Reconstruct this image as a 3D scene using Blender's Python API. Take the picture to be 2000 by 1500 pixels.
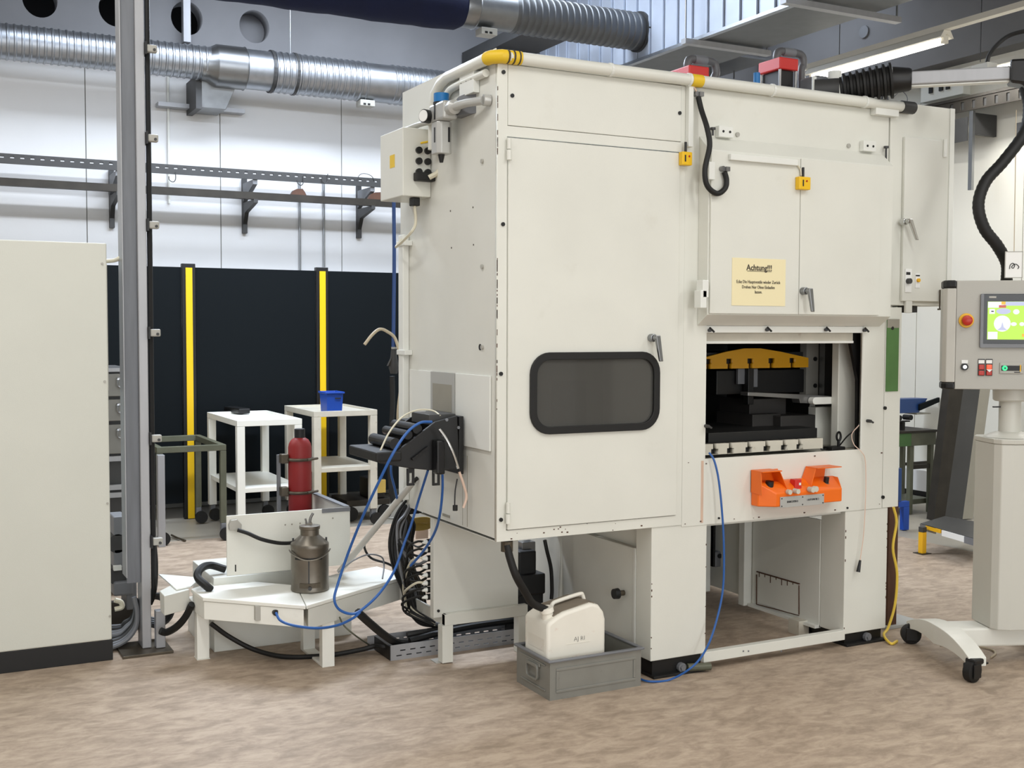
import bpy, bmesh, math, random
from mathutils import Matrix, Vector
random.seed(7)
for o in list(bpy.data.objects): bpy.data.objects.remove(o)
S = bpy.context.scene
COL = S.collection
# ------------------------------------------------------------------ camera
F, YAW, PIT, ROL, H = 2234.05, 0.480933, 0.048174, 0.0031027, 1.6
cy, sy, cp, sp = math.cos(YAW), math.sin(YAW), math.cos(PIT), math.sin(PIT)
FW = Vector((sy*cp, cy*cp, -sp)); R0 = Vector((cy, -sy, 0)); U0 = R0.cross(FW)
c_, s_ = math.cos(ROL), math.sin(ROL)
RT = R0*c_ + U0*s_; UP = U0*c_ - R0*s_
CAM = Vector((0, 0, H))
cd = bpy.data.cameras.new('camera'); cam = bpy.data.objects.new('camera', cd); COL.objects.link(cam)
m3 = Matrix((RT, UP, -FW)).transposed(); cam.matrix_world = Matrix.Translation(CAM) @ m3.to_4x4()
cd.sensor_width = 36; cd.lens = F/2000*36; cd.clip_end = 100; cd.clip_start = 0.05
S.camera = cam
# ------------------------------------------------------------------ world, exposure, lamps
w = bpy.data.worlds.new('world'); S.world = w; w.use_nodes = True
w.node_tree.nodes['Background'].inputs[0].default_value = (0.80, 0.88, 1.0, 1)
w.node_tree.nodes['Background'].inputs[1].default_value = 0.6
S.view_settings.view_transform = 'Standard'; S.view_settings.look = 'None'
S.view_settings.exposure = -0.15; S.view_settings.gamma = 1; S.view_settings.use_curve_mapping = False

def area(name, loc, size, power, color, rot=(0, 0, 0), spread=180):
    l = bpy.data.lights.new(name, 'AREA'); l.shape = 'RECTANGLE'; l.size, l.size_y = size
    l.energy = power; l.color = color; l.spread = math.radians(spread)
    o = bpy.data.objects.new(name, l); COL.objects.link(o); o.location = loc; o.rotation_euler = rot
    return o
WARM = (1.0, 0.985, 0.955); COOL = (0.78, 0.87, 1.0)
CEIL = 5.2
for i, (x, y, p_) in enumerate(((-2.2, 0.8, 30), (0.6, 0.8, 56), (3.0, 0.8, 60), (5.2, 0.9, 66), (-2.2, 3.6, 40), (0.4, 3.9, 52))):
    area('ceiling_lamp_or_fill', (x, y, 4.3), (0.25, 2.8), p_, WARM)
area('ceiling_lamp_or_fill', (0.6, -2.6, 4.3), (6, 0.25), 80, WARM)
area('frontal_fill_light', (1.0, -5.7, 2.0), (9, 2.4), 330, (0.93, 0.97, 1.0), rot=(math.radians(90), 0, 0))  # unseen fill behind the camera, added to brighten low front faces
area('ceiling_lamp_or_fill', (6.75, 2.6, 4.1), (0.3, 2.6), 24, WARM)  # fill lamp above the view for the right side
area('skylight_light', (2.9, 8.3, 5.05), (4.0, 1.2), 190, COOL)
area('ceiling_lamp_or_fill', (-1.4, 7.6, 3.95), (2.6, 0.25), 80, WARM)  # unseen lamp added to brighten the left part of the back wall
area('ceiling_lamp_or_fill', (2.6, 7.6, 3.95), (3.2, 0.3), 200, COOL)  # cool fill out of view, added to lift the wall below the beam
area('ceiling_lamp_or_fill', (3.4, 8.6, 4.6), (1.6, 0.3), 55, COOL)  # extra unseen cool lamp, added to brighten the back by the square duct
area('skylight_light', (7.4, 9.0, 5.05), (1.2, 1.6), 30, COOL)

# ------------------------------------------------------------------ helpers
def ray(a, b): return FW*F + RT*(a-1000) - UP*(b-750)
def PZ(a, b, z=0.0): d = ray(a, b); return CAM + d*((z-H)/d.z)
def PY(a, b, y): d = ray(a, b); return CAM + d*(y/d.y)
def PX(a, b, x): d = ray(a, b); return CAM + d*(x/d.x)
ORI = {}
def lin(c):
    c = c/255
    return c/12.92 if c <= .04045 else ((c+.055)/1.055)**2.4
def mat(name, rgb, rough=.5, metal=0.0, var=.0, scale=8.0, bump=0.0, bscale=60, dirt=None, dirtamt=.0, emit=0, spec=None, stretch=(1, 1, 1), alpha=None, coat=0):
    m = bpy.data.materials.new(name); m.use_nodes = True; nt = m.node_tree; N = nt.nodes; L = nt.links
    b = N['Principled BSDF']; col = tuple(lin(v) for v in rgb)+(1,)
    b.inputs['Base Color'].default_value = col; b.inputs['Roughness'].default_value = rough; b.inputs['Metallic'].default_value = metal
    if spec is not None: b.inputs['Specular IOR Level'].default_value = spec
    if coat: b.inputs['Coat Weight'].default_value = coat
    tc = N.new('ShaderNodeTexCoord'); mp = N.new('ShaderNodeMapping'); mp.inputs['Scale'].default_value = stretch
    L.new(tc.outputs['Object'], mp.inputs[0]); last = None
    if var:
        n = N.new('ShaderNodeTexNoise'); n.inputs['Scale'].default_value = scale; n.inputs['Detail'].default_value = 6
        L.new(mp.outputs[0], n.inputs['Vector'])
        mr = N.new('ShaderNodeMapRange'); mr.inputs[1].default_value = .3; mr.inputs[2].default_value = .7
        mr.inputs[3].default_value = 1-var; mr.inputs[4].default_value = 1+var; L.new(n.outputs[0], mr.inputs[0])
        hs = N.new('ShaderNodeHueSaturation'); hs.inputs['Color'].default_value = col; L.new(mr.outputs[0], hs.inputs['Value'])
        last = hs.outputs[0]
    if dirt:
        n = N.new('ShaderNodeTexNoise'); n.inputs['Scale'].default_value = scale*1.7; n.inputs['Detail'].default_value = 9; n.inputs['Roughness'].default_value = .65
        L.new(mp.outputs[0], n.inputs['Vector'])
        cr = N.new('ShaderNodeMapRange'); cr.inputs[1].default_value = .62; cr.inputs[2].default_value = .75; cr.inputs[3].default_value = 0; cr.inputs[4].default_value = dirtamt
        L.new(n.outputs[0], cr.inputs[0])
        mx = N.new('ShaderNodeMix'); mx.data_type = 'RGBA'; L.new(cr.outputs[0], mx.inputs[0])
        if last: L.new(last, mx.inputs[6])
        else: mx.inputs[6].default_value = col
        mx.inputs[7].default_value = tuple(lin(v) for v in dirt)+(1,); last = mx.outputs[2]
    if last: L.new(last, b.inputs['Base Color'])
    if bump:
        n = N.new('ShaderNodeTexNoise'); n.inputs['Scale'].default_value = bscale; n.inputs['Detail'].default_value = 3
        L.new(tc.outputs['Object'], n.inputs['Vector']); bp = N.new('ShaderNodeBump'); bp.inputs['Strength'].default_value = bump; bp.inputs['Distance'].default_value = .004
        L.new(n.outputs[0], bp.inputs['Height']); L.new(bp.outputs[0], b.inputs['Normal'])
    if emit:
        b.inputs['Base Color'].default_value = tuple(v*.15 for v in col[:3])+(1,); b.inputs['Emission Color'].default_value = col; b.inputs['Emission Strength'].default_value = emit
    return m
M_ = {}
def mk(k, *a, **kw): M_[k] = mat(k, *a, **kw)
mk('cream', (222, 222, 213), .38, var=.03, scale=3, bump=.06, bscale=180, dirt=(176, 166, 146), dirtamt=.10)
mk('cream_side', (220, 220, 212), .4, var=.03, scale=3, bump=.06, bscale=180)
mk('cream_light', (228, 229, 223), .38, var=.02, scale=4)
mk('cab_cream', (208, 209, 199), .42, var=.02, scale=3, bump=.15, bscale=260)
mk('white_paint', (240, 240, 232), .4, var=.02, scale=6, dirt=(190, 182, 166), dirtamt=.2)
mk('dirty_white', (205, 200, 186), .45, var=.06, scale=10, dirt=(140, 112, 84), dirtamt=.6)
mk('grey_panel', (172, 170, 162), .42, bump=.1, bscale=300)
mk('panel_side', (190, 188, 180), .42)
mk('pedestal', (200, 199, 190), .4)
mk('base_white', (226, 226, 218), .35)
mk('black', (13, 13, 14), .45)
mk('rubber', (13, 13, 13), .6, bump=.1, bscale=90)
mk('black_gloss', (14, 15, 17), .25)
mk('fence_black', (14, 19, 22), .7, spec=.12)
mk('fence_yellow', (232, 188, 16), .4)
mk('yellow', (238, 190, 24), .4)
mk('slide_yellow_shaded', (196, 142, 8), .45)  # yellow darkened to carry the shade inside the press opening
mk('hazard_yellow', (228, 190, 40), .5)
mk('orange', (240, 110, 14), .4, var=.03)
mk('red', (138, 30, 30), .5, var=.04)
mk('red_pump', (205, 45, 40), .4)
mk('blue_hose', (32, 88, 160), .4)
mk('blue_pipe', (30, 64, 120), .4)
mk('blue_bin', (12, 66, 160), .4)
mk('blue_cap', (14, 110, 175), .4)
mk('blue_fabric', (3, 15, 52), .85, var=.12, scale=5, bump=.4, bscale=40)
mk('plate_grey', (178, 178, 174), .42, .1)
mk('galv_lit_face', (196, 205, 220), .38, .25, var=.05, scale=6)  # pale blue-grey puts the light on the duct side into the colour
mk('rust_stain', (206, 178, 158), .5, var=.08, scale=30, stretch=(6, 6, .5))
mk('drawer_grey', (128, 127, 122), .45, .2, var=.08)
mk('regulator_grey', (186, 186, 182), .35, .3)
mk('duct_grey', (104, 106, 108), .45, .6, var=.08, scale=8)
mk('elbow_grey', (92, 92, 94), .4)
mk('steel', (150, 152, 154), .35, 1.0, var=.05)
mk('chrome', (200, 200, 198), .2, 1.0)
mk('galv', (172, 176, 182), .40, 1.0, var=.10, scale=14)
mk('galv_dark', (146, 149, 152), .42, .9, var=.10, scale=12)
mk('alu_paint', (166, 167, 170), .42, .35, var=.05, scale=6, stretch=(4, 4, .6))
mk('post_dark', (112, 115, 120), .5, .3, var=.12, scale=8, stretch=(4, 4, .4))
mk('grey_plastic', (118, 120, 124), .5)
mk('grey_mid', (120, 122, 126), .5, .2, var=.06)
mk('grey_dark', (62, 62, 62), .5, .2, var=.1)
mk('rack_dark', (52, 48, 42), .5, .4, var=.2)
mk('crate', (142, 142, 136), .45, .4, var=.07, scale=9, dirt=(84, 80, 72), dirtamt=.35)
mk('crate_in', (70, 68, 62), .5, .4, var=.1)
mk('jerry', (236, 232, 220), .45, var=.03, scale=8, dirt=(190, 120, 95), dirtamt=.35)
mk('jerry_top', (128, 118, 104), .6, var=.15, scale=14)
mk('can_metal', (122, 116, 106), .38, .85, var=.14, scale=12, dirt=(80, 70, 58), dirtamt=.5)
mk('sage', (96, 98, 82), .5, .2, var=.12, scale=10)
mk('sage_green', (70, 104, 60), .5, var=.1)
mk('green_strip', (78, 120, 62), .35, var=.06, scale=14)
mk('beige_hose', (190, 176, 150), .5)
mk('cream_cable', (214, 208, 186), .45)
mk('pink_cable', (226, 198, 180), .5)
mk('yellow_cable', (240, 206, 78), .45)
mk('brown_dark', (82, 52, 36), .6, var=.2)
mk('brown_bracket', (92, 84, 72), .45, .7, var=.2)
mk('wire_gold', (206, 176, 92), .45)
mk('paper', (238, 226, 184), .7)
mk('paper_white', (235, 235, 232), .6)
mk('ink', (70, 62, 52), .7)
mk('ink_dark', (30, 30, 32), .6)
mk('wall_white', (222, 222, 222), .75, var=.02, scale=2, bump=.08, bscale=120)
mk('wall_joint', (130, 128, 122), .8)
mk('wall_warm', (226, 224, 214), .75, var=.02, scale=2)
mk('concrete_grey', (124, 124, 126), .8, var=.05, scale=3)
mk('ceiling_grey', (150, 148, 144), .85)
mk('hole_shade', (62, 63, 66), .8)
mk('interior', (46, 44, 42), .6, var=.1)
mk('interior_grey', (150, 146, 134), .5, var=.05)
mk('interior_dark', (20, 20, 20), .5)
mk('tool_steel', (140, 140, 140), .3, .8, var=.05)
mk('sheet_dark', (80, 80, 80), .4, .6, var=.12, scale=3)
mk('mat_grey', (104, 104, 104), .5, .3, var=.1)
mk('curb', (176, 178, 176), .7, var=.05)
mk('floor_grey', (150, 144, 132), .45, var=.08, scale=3)
mk('lamp_white', (228, 224, 212), .5)
mk('tube', (255, 250, 238), .4, emit=9)
mk('screen_green', (192, 240, 72), .3, emit=1.0)
mk('screen_white', (240, 242, 250), .3, emit=1.0)
mk('screen_red', (220, 90, 80), .3, emit=.8)
mk('screen_violet', (200, 205, 236), .3, emit=.9)
mk('screen_yellow', (246, 196, 40), .3, emit=.9)
mk('led_green', (50, 230, 150), .3, emit=1.2)
mk('btn_red', (176, 36, 22), .35)
mk('btn_lit', (250, 96, 50), .3, emit=.9)
mk('estop_yellow', (232, 176, 24), .4)
mk('estop_red', (176, 34, 14), .35)
# tinted glass; diffuse grey mixed in to brighten the dark pane
g = bpy.data.materials.new('tinted_glass'); g.use_nodes = True; nt = g.node_tree; nt.nodes.clear()
out = nt.nodes.new('ShaderNodeOutputMaterial'); mx = nt.nodes.new('ShaderNodeMixShader'); tr = nt.nodes.new('ShaderNodeBsdfTransparent'); gl = nt.nodes.new('ShaderNodeBsdfGlossy'); fr = nt.nodes.new('ShaderNodeFresnel')
tr.inputs[0].default_value = (.60, .58, .54, 1); gl.inputs['Roughness'].default_value = .05; fr.inputs[0].default_value = 1.6
nt.links.new(fr.outputs[0], mx.inputs[0]); df = nt.nodes.new('ShaderNodeBsdfDiffuse'); df.inputs[0].default_value = (.13, .128, .118, 1); m2 = nt.nodes.new('ShaderNodeMixShader'); m2.inputs[0].default_value = .55
nt.links.new(tr.outputs[0], m2.inputs[1]); nt.links.new(df.outputs[0], m2.inputs[2]); nt.links.new(m2.outputs[0], mx.inputs[1]); nt.links.new(gl.outputs[0], mx.inputs[2]); nt.links.new(mx.outputs[0], out.inputs[0]); M_['glass'] = g
# floor: mottled beige resilient flooring
fm = bpy.data.materials.new('mottled_floor'); fm.use_nodes = True; nt = fm.node_tree; N = nt.nodes; L = nt.links; b = N['Principled BSDF']
tc = N.new('ShaderNodeTexCoord'); mp = N.new('ShaderNodeMapping'); mp.inputs['Rotation'].default_value = (0, 0, .48); mp.inputs['Scale'].default_value = (.85, 1.7, 1)
L.new(tc.outputs['Object'], mp.inputs[0])
n1 = N.new('ShaderNodeTexNoise'); n1.inputs['Scale'].default_value = 8.0; n1.inputs['Detail'].default_value = 8; n1.inputs['Roughness'].default_value = .62; n1.inputs['Distortion'].default_value = .6
n2 = N.new('ShaderNodeTexNoise'); n2.inputs['Scale'].default_value = 26; n2.inputs['Detail'].default_value = 6; n2.inputs['Roughness'].default_value = .7
L.new(mp.outputs[0], n1.inputs['Vector']); L.new(mp.outputs[0], n2.inputs['Vector'])
cr = N.new('ShaderNodeValToRGB'); e = cr.color_ramp.elements
e[0].position = .34; e[0].color = (lin(148), lin(132), lin(115), 1); e[1].position = .66; e[1].color = (lin(184), lin(167), lin(148), 1)
k = e.new(.5); k.color = (lin(168), lin(150), lin(132), 1)
ad = N.new('ShaderNodeMath'); ad.operation = 'MULTIPLY_ADD'; ad.inputs[1].default_value = .45; ad.inputs[2].default_value = -.225
s2 = N.new('ShaderNodeMath'); s2.operation = 'ADD'; L.new(n2.outputs[0], ad.inputs[0]); L.new(ad.outputs[0], s2.inputs[0]); L.new(n1.outputs[0], s2.inputs[1])
L.new(s2.outputs[0], cr.inputs[0]); L.new(cr.outputs[0], b.inputs['Base Color']); b.inputs['Roughness'].default_value = .55; b.inputs['Specular IOR Level'].default_value = .35
M_['floor'] = fm

class MB:
    def __init__(s, xf=None): s.bm = bmesh.new(); s.xf = xf
    def box(s, x0, x1, y0, y1, z0, z1):
        x0, x1 = sorted((x0, x1)); y0, y1 = sorted((y0, y1)); z0, z1 = sorted((z0, z1))
        v = [s.bm.verts.new(p) for p in ((x0,y0,z0),(x1,y0,z0),(x1,y1,z0),(x0,y1,z0),(x0,y0,z1),(x1,y0,z1),(x1,y1,z1),(x0,y1,z1))]
        for f in ((3,2,1,0),(4,5,6,7),(0,1,5,4),(1,2,6,5),(2,3,7,6),(3,0,4,7)): s.bm.faces.new([v[i] for i in f])
        return s
    def hexa(s, lo, hi):            # two quads of points
        v = [s.bm.verts.new(p) for p in list(lo)+list(hi)]
        n = len(lo)
        s.bm.faces.new(v[:n][::-1]); s.bm.faces.new(v[n:])
        for i in range(n): j = (i+1) % n; s.bm.faces.new((v[i], v[j], v[n+j], v[n+i]))
        return s
    def prism(s, pts, axis, a, b):
        def mp(p, t): return {'x': (t, p[0], p[1]), 'y': (p[0], t, p[1]), 'z': (p[0], p[1], t)}[axis]
        s.hexa([mp(p, a) for p in pts], [mp(p, b) for p in pts]); return s
    def bar(s, p0, p1, wx, wy, upv=(0, 0, 1)):
        p0, p1 = Vector(p0), Vector(p1); d = (p1-p0).normalized(); u = Vector(upv)
        if abs(d.dot(u)) > .98: u = Vector((0, 1, 0))
        a = d.cross(u).normalized()*wx/2; c = d.cross(a).normalized()*wy/2
        s.hexa([p0-a-c, p0+a-c, p0+a+c, p0-a+c], [p1-a-c, p1+a-c, p1+a+c, p1-a+c]); return s
    def cyl(s, p0, p1, r0, r1=None, n=16):
        p0, p1 = Vector(p0), Vector(p1); r1 = r0 if r1 is None else r1
        d = (p1-p0).normalized(); a = d.orthogonal().normalized(); c = d.cross(a)
        A = [p0+(a*math.cos(t)+c*math.sin(t))*r0 for t in [2*math.pi*i/n for i in range(n)]]
        B = [p1+(a*math.cos(t)+c*math.sin(t))*r1 for t in [2*math.pi*i/n for i in range(n)]]
        s.hexa(A, B); return s
    def rings(s, pts, rads, n=20, cap=True, up=None):
        pts = [Vector(p) for p in pts]; R = []; prev = up
        for i, p in enumerate(pts):
            d = (pts[min(i+1, len(pts)-1)]-pts[max(i-1, 0)]).normalized()
            a = d.orthogonal().normalized() if prev is None else (prev - d*prev.dot(d)).normalized()
            prev = a; c = d.cross(a)
            R.append([s.bm.verts.new(p+(a*math.cos(2*math.pi*k/n)+c*math.sin(2*math.pi*k/n))*rads[i]) for k in range(n)])
        for A, B in zip(R, R[1:]):
            for k in range(n): j = (k+1) % n; s.bm.faces.new((A[k], A[j], B[j], B[k]))
        if cap: s.bm.faces.new(R[0][::-1]); s.bm.faces.new(R[-1])
        return s
    def tube(s, pts, r, n=8, sub=6):
        P = [Vector(p) for p in pts]
        if len(P) > 2 and sub > 1:
            Q = [P[0]*2-P[1]] + P + [P[-1]*2-P[-2]]; out = []
            for i in range(1, len(Q)-2):
                a, b, c, d = Q[i-1:i+3]
                for k in range(sub):
                    t = k/sub
                    out.append(.5*((2*b)+(c-a)*t+(2*a-5*b+4*c-d)*t*t+(3*b-a-3*c+d)*t**3))
            P = out+[P[-1]]
        return s.rings(P, [r]*len(P), n)
    def lathe(s, prof, c, n=28):
        return s.rings([(c[0], c[1], c[2]+z) for r, z in prof], [r for r, z in prof], n, up=Vector((1, 0, 0))) if all(prof[i][1] < prof[i+1][1] for i in range(len(prof)-1)) else s._l(prof, c, n)
    def _l(s, prof, c, n):
        R = [[s.bm.verts.new((c[0]+r*math.cos(2*math.pi*k/n), c[1]+r*math.sin(2*math.pi*k/n), c[2]+z)) for k in range(n)] for r, z in prof]
        for A, B in zip(R, R[1:]):
            for k in range(n): j = (k+1) % n; s.bm.faces.new((A[k], A[j], B[j], B[k]))
        s.bm.faces.new(R[0][::-1]); s.bm.faces.new(R[-1]); return s
    def plate(s, outer, holes, axis, a, b):   # extruded polygon with holes
        cu = bpy.data.curves.new('t', 'CURVE'); cu.dimensions = '2D'; cu.fill_mode = 'BOTH'; cu.extrude = abs(b-a)/2
        for poly in [outer]+list(holes):
            sp_ = cu.splines.new('POLY'); sp_.points.add(len(poly)-1)
            for i, p in enumerate(poly): sp_.points[i].co = (p[0], p[1], 0, 1)
            sp_.use_cyclic_u = True
        o = bpy.data.objects.new('t', cu); COL.objects.link(o); bpy.context.view_layer.update()
        me = bpy.data.meshes.new_from_object(o.evaluated_get(bpy.context.evaluated_depsgraph_get())); bpy.data.objects.remove(o)
        t = bmesh.new(); t.from_mesh(me); mid = (a+b)/2
        for v in t.verts:
            x, y, z = v.co; v.co = {'y': (x, mid+z, y), 'x': (mid+z, x, y), 'z': (x, y, mid+z)}[axis]
        bmesh.ops.remove_doubles(t, verts=t.verts, dist=1e-5)
        t.to_mesh(me); t.free(); s.bm.from_mesh(me); bpy.data.meshes.remove(me); return s
    def build(s, name, m, parent=None, bevel=0, smooth=False, label=None, kind=None, seg=2):
        if s.xf is not None: s.bm.transform(s.xf)
        bmesh.ops.recalc_face_normals(s.bm, faces=s.bm.faces)
        vs = [v.co for v in s.bm.verts]
        if parent is None:
            lo = [min(v[i] for v in vs) for i in range(3)]; hi = [max(v[i] for v in vs) for i in range(3)]
            org = Vector(((lo[0]+hi[0])/2, (lo[1]+hi[1])/2, lo[2]))
        else: org = ORI[parent.name]
        s.bm.transform(Matrix.Translation(-org))
        me = bpy.data.meshes.new(name); s.bm.to_mesh(me); s.bm.free()
        me.materials.append(M_[m]); o = bpy.data.objects.new(name, me); COL.objects.link(o)
        if parent is None: o.location = org
        else: o.parent = parent
        ORI[o.name] = org
        if bevel:
            bv = o.modifiers.new('bevel', 'BEVEL'); bv.width = bevel; bv.segments = seg; bv.limit_method = 'ANGLE'; bv.angle_limit = math.radians(40)
        if smooth:
            for p in me.polygons: p.use_smooth = True
            try: me.set_sharp_from_angle(angle=math.radians(38))
            except Exception: pass
        if label: o['label'] = label
        if kind: o['kind'] = kind
        return o
def thing(name, label, cat, loc, group=None):
    o = bpy.data.objects.new(name, None); COL.objects.link(o); o.location = loc; o.empty_display_size = .05
    ORI[o.name] = Vector(loc); o['label'] = label; o['category'] = cat
    if group: o['group'] = group
    return o
def tag(o, label, cat, group=None):
    o['label'] = label; o['category'] = cat
    if group: o['group'] = group
    return o
def box(name, m, parent, x0, x1, y0, y1, z0, z1, bevel=0, **k): return MB().box(x0, x1, y0, y1, z0, z1).build(name, m, parent, bevel, **k)
def text(s, size, org, rt, up, m, parent, name='lettering', sx=1.0, depth=.0006, align='CENTER', bold=0):
    cu = bpy.data.curves.new('t', 'FONT'); cu.body = s; cu.size = size; cu.extrude = depth; cu.align_x = align; cu.align_y = 'CENTER'; cu.offset = bold; cu.resolution_u = 2
    o = bpy.data.objects.new('t', cu); COL.objects.link(o); bpy.context.view_layer.update()
    me = bpy.data.meshes.new_from_object(o.evaluated_get(bpy.context.evaluated_depsgraph_get())); bpy.data.objects.remove(o)
    mb = MB(); mb.bm.from_mesh(me); bpy.data.meshes.remove(me)
    rt = Vector(rt).normalized(); up = Vector(up).normalized(); n = rt.cross(up)
    X = Matrix((rt*sx, up, n)).transposed().to_4x4(); mb.bm.transform(Matrix.Translation(Vector(org)) @ X)
    return mb.build(name, m, parent)
def rrect(x0, x1, z0, z1, r, n=7):
    o = []
    for cx, cz, a in ((x1-r, z1-r, 0), (x0+r, z1-r, 90), (x0+r, z0+r, 180), (x1-r, z0+r, 270)):
        for i in range(n+1): t = math.radians(a+90*i/n); o.append((cx+r*math.cos(t), cz+r*math.sin(t)))
    return o
def tubething(name, m, pts, r, label, cat, group=None, n=8, parent=None):
    o = MB().tube(pts, r, n).build(name, m, parent, smooth=True)
    if parent is None: tag(o, label, cat, group)
    return o
X3, Y3, Z3 = (1, 0, 0), (0, 1, 0), (0, 0, 1)
exec_order = []
# ================================================================== setting
box('floor', 'floor', None, -6, 6.75, -6, 8.72, -.05, 0, kind='structure')
box('floor', 'floor_grey', None, -6, 9.0, -6, 11.2, -.12, -.006, kind='structure')
YB, XR = 10.4, 8.62
wb = box('wall_back', 'wall_joint', None, -6, XR+.1, YB+.012, YB+.2, 0, 3.95, kind='structure')
xs = [1.324+1.14*i for i in range(-6, 8)]
for a, b_ in zip(xs, xs[1:]):
    box('wall_panel', 'wall_white', wb, a+.004, min(b_-.004, XR), YB, YB+.03, 0, 3.95)
wr = box('wall_right', 'wall_joint', None, XR+.012, XR+.2, -6, YB+.2, 0, 5.2, kind='structure')
ys = [YB-1.18*i for i in range(0, 14)]
for a, b_ in zip(ys[1:], ys):
    box('wall_panel', 'wall_warm', wr, XR, XR+.03, a+.004, b_-.004, 0, 5.2)
box('wall_left', 'wall_white', None, -6.2, -6, -6, 10.6, 0, 5.2, kind='structure')
box('wall_front', 'wall_white', None, -6, XR, -6.2, -6, 0, 5.2, kind='structure')
box('ceiling', 'ceiling_grey', None, -6.2, XR+.2, -6.2, 11.4, 5.2, 5.3, kind='structure')
box('wall_recess', 'hole_shade', None, -6, XR, 11.2, 11.3, 3.9, 5.2, kind='structure')  # dark colour stands in for the shaded void behind the beam openings
box('baseboard_back', 'curb', None, -6, XR, YB-.03, YB, 0, .10, kind='structure')
box('baseboard_right', 'black', None, XR-.015, XR, 3, YB-.03, 0, .05, kind='structure')
# concrete beam with round openings
YBm = 10.2
holes = []
step = PY(497, 52, YBm).x-PY(365, 30, YBm).x; h0 = PY(497, 52, YBm)
for i in range(-7, 1):
    cx, cz = h0.x+step*i, h0.z
    holes.append([(cx+.135*math.cos(t), cz+.145*math.sin(t)) for t in [2*math.pi*k/28 for k in range(28)]])
MB().plate([(-6, 3.93), (XR, 3.93), (XR, 5.2), (-6, 5.2)], holes, 'y', YBm, YBm+.2).build('trim_1', 'concrete_grey', None, kind='structure', label='grey concrete beam pierced by round openings above the back wall')
box('trim_2', 'concrete_grey', None, XR-.22, XR-.01, 2, YBm-.02, 4.05, 5.19, kind='structure', label='grey concrete beam along the top of the right wall')
hb = h0; MB().cyl((hb.x, YBm+.17, hb.z), (hb.x, YBm+.19, hb.z), .15, n=28).build('trim_4', 'concrete_grey', None, kind='structure', label='grey back of the rightmost round opening in the beam')
p = PY(364, 40, YBm-.06); tag(box('hanger_bracket', 'alu_paint', None, p.x-.03, p.x+.03, YBm-.09, YBm-.002, PY(364, 83, YBm-.06).z, 5.19), 'grey vertical hanger bracket in front of a round beam opening', 'bracket')
# dark soffit left of the square duct
YSL = PX(1250, 60, 5.6).y
box('trim_3', 'grey_dark', None, 4.75, 5.2, YSL+.32, YBm-.03, PX(1075, 93, 5.2).z, PX(1075, 93, 5.2).z+.10, kind='structure', label='dark soffit beside the square duct')
# ------------------------------------------------------------------ fence
YFn = 9.75
fe = thing('partition_fence', 'black solid panel partition with yellow striped posts in front of the back wall', 'fence', (2.5, YFn, 0))
px0 = [PY(369.5, 760, YFn).x+(PY(628.5, 760, YFn).x-PY(369.5, 760, YFn).x)*i for i in range(-2, 4)]
for i, x in enumerate(px0):
    box('post', 'black', fe, x-.055, x+.055, YFn-.03, YFn+.03, .0, 2.135, .004)
    box('yellow_strip', 'fence_yellow', fe, x-.027, x+.027, YFn-.04, YFn-.031, .0, 2.10)
for a, b_ in zip(px0, px0[1:]):
    box('panel', 'fence_black', fe, a+.058, b_-.058, YFn-.012, YFn+.012, .13, 2.105, .004)
# ------------------------------------------------------------------ round duct on the back wall
YD, ZD = 9.95, PY(500, 137, 9.95).z
def duct(name, x0, x1, r, y, z, parent, m='galv', pitch=.055, ribs=True, n=32, smooth_band=()):
    pts, rad = [], []; x = x0
    while x < x1-1e-6:
        band = any(a <= x <= b for a, b in smooth_band)
        if ribs and not band:
            for dx, dr in ((0, 0), (pitch*.55, 0), (pitch*.66, .007), (pitch*.85, .007)): pts.append((x+dx, y, z)); rad.append(r+dr)
        else: pts += [(x, y, z)]; rad += [r]
        x += pitch
    pts.append((x1, y, z)); rad.append(r)
    return MB().rings(pts, rad, n, up=Vector((0, 0, 1))).build(name, m, parent, smooth=True)
xj = PY(405, 125, YD).x
dt = thing('spiral_duct', 'long silver spiral ventilation duct running along the back wall', 'duct', (2.5, YD, ZD))
duct('narrow_section', -1.5, xj, .138, YD, PY(200, 102, YD).z, dt)
MB().rings([(xj-.06, YD, ZD), (xj, YD, ZD), (xj+.06, YD, ZD), (xj+.07, YD, ZD), (xj+.30, YD, ZD), (xj+.31, YD, ZD), (xj+.32, YD, ZD)], [.137, .14, .176, .180, .180, .186, .174], 32, up=Vector((0, 0, 1))).build('reducer', 'steel', dt, smooth=True)
x1 = PY(525, 140, YD).x
MB().rings([(xj+.32, YD, ZD), (x1, YD, ZD)], [.170, .170], 32, up=Vector((0, 0, 1))).build('plain_section', 'galv', dt, smooth=True)
duct('wide_section', x1, 5.45, .172, YD, ZD, dt, smooth_band=((PY(708, 150, YD).x, PY(752, 150, YD).x),))
for px in (528, 573): 
    xx = PY(px, 140, YD).x; MB().rings([(xx-.012, YD, ZD), (xx+.012, YD, ZD)], [.184, .184], 32).build('clamp_band', 'grey_dark', dt)
xx = PY(567, 60, YD).x
MB().cyl((xx, YD, ZD+.18), (xx, YD, 5.2), .006, n=6).build('hanger_rod', 'steel', dt)
def sensor(a, b, y, lab):
    p = PY(a, b, y); t = thing('sensor_box', lab, 'sensor', (p.x, y, p.z))
    box('housing', 'grey_panel', t, p.x-.07, p.x+.07, y-.06, y+.06, p.z-.028, p.z+.028, .005)
    for dx in (-.03, .01): box('port', 'black', t, p.x+dx-.012, p.x+dx+.012, y-.063, y-.058, p.z-.02, p.z-.004)
sensor(714, 203, 9.93, 'small grey sensor box hanging under the duct on the back wall')
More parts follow.
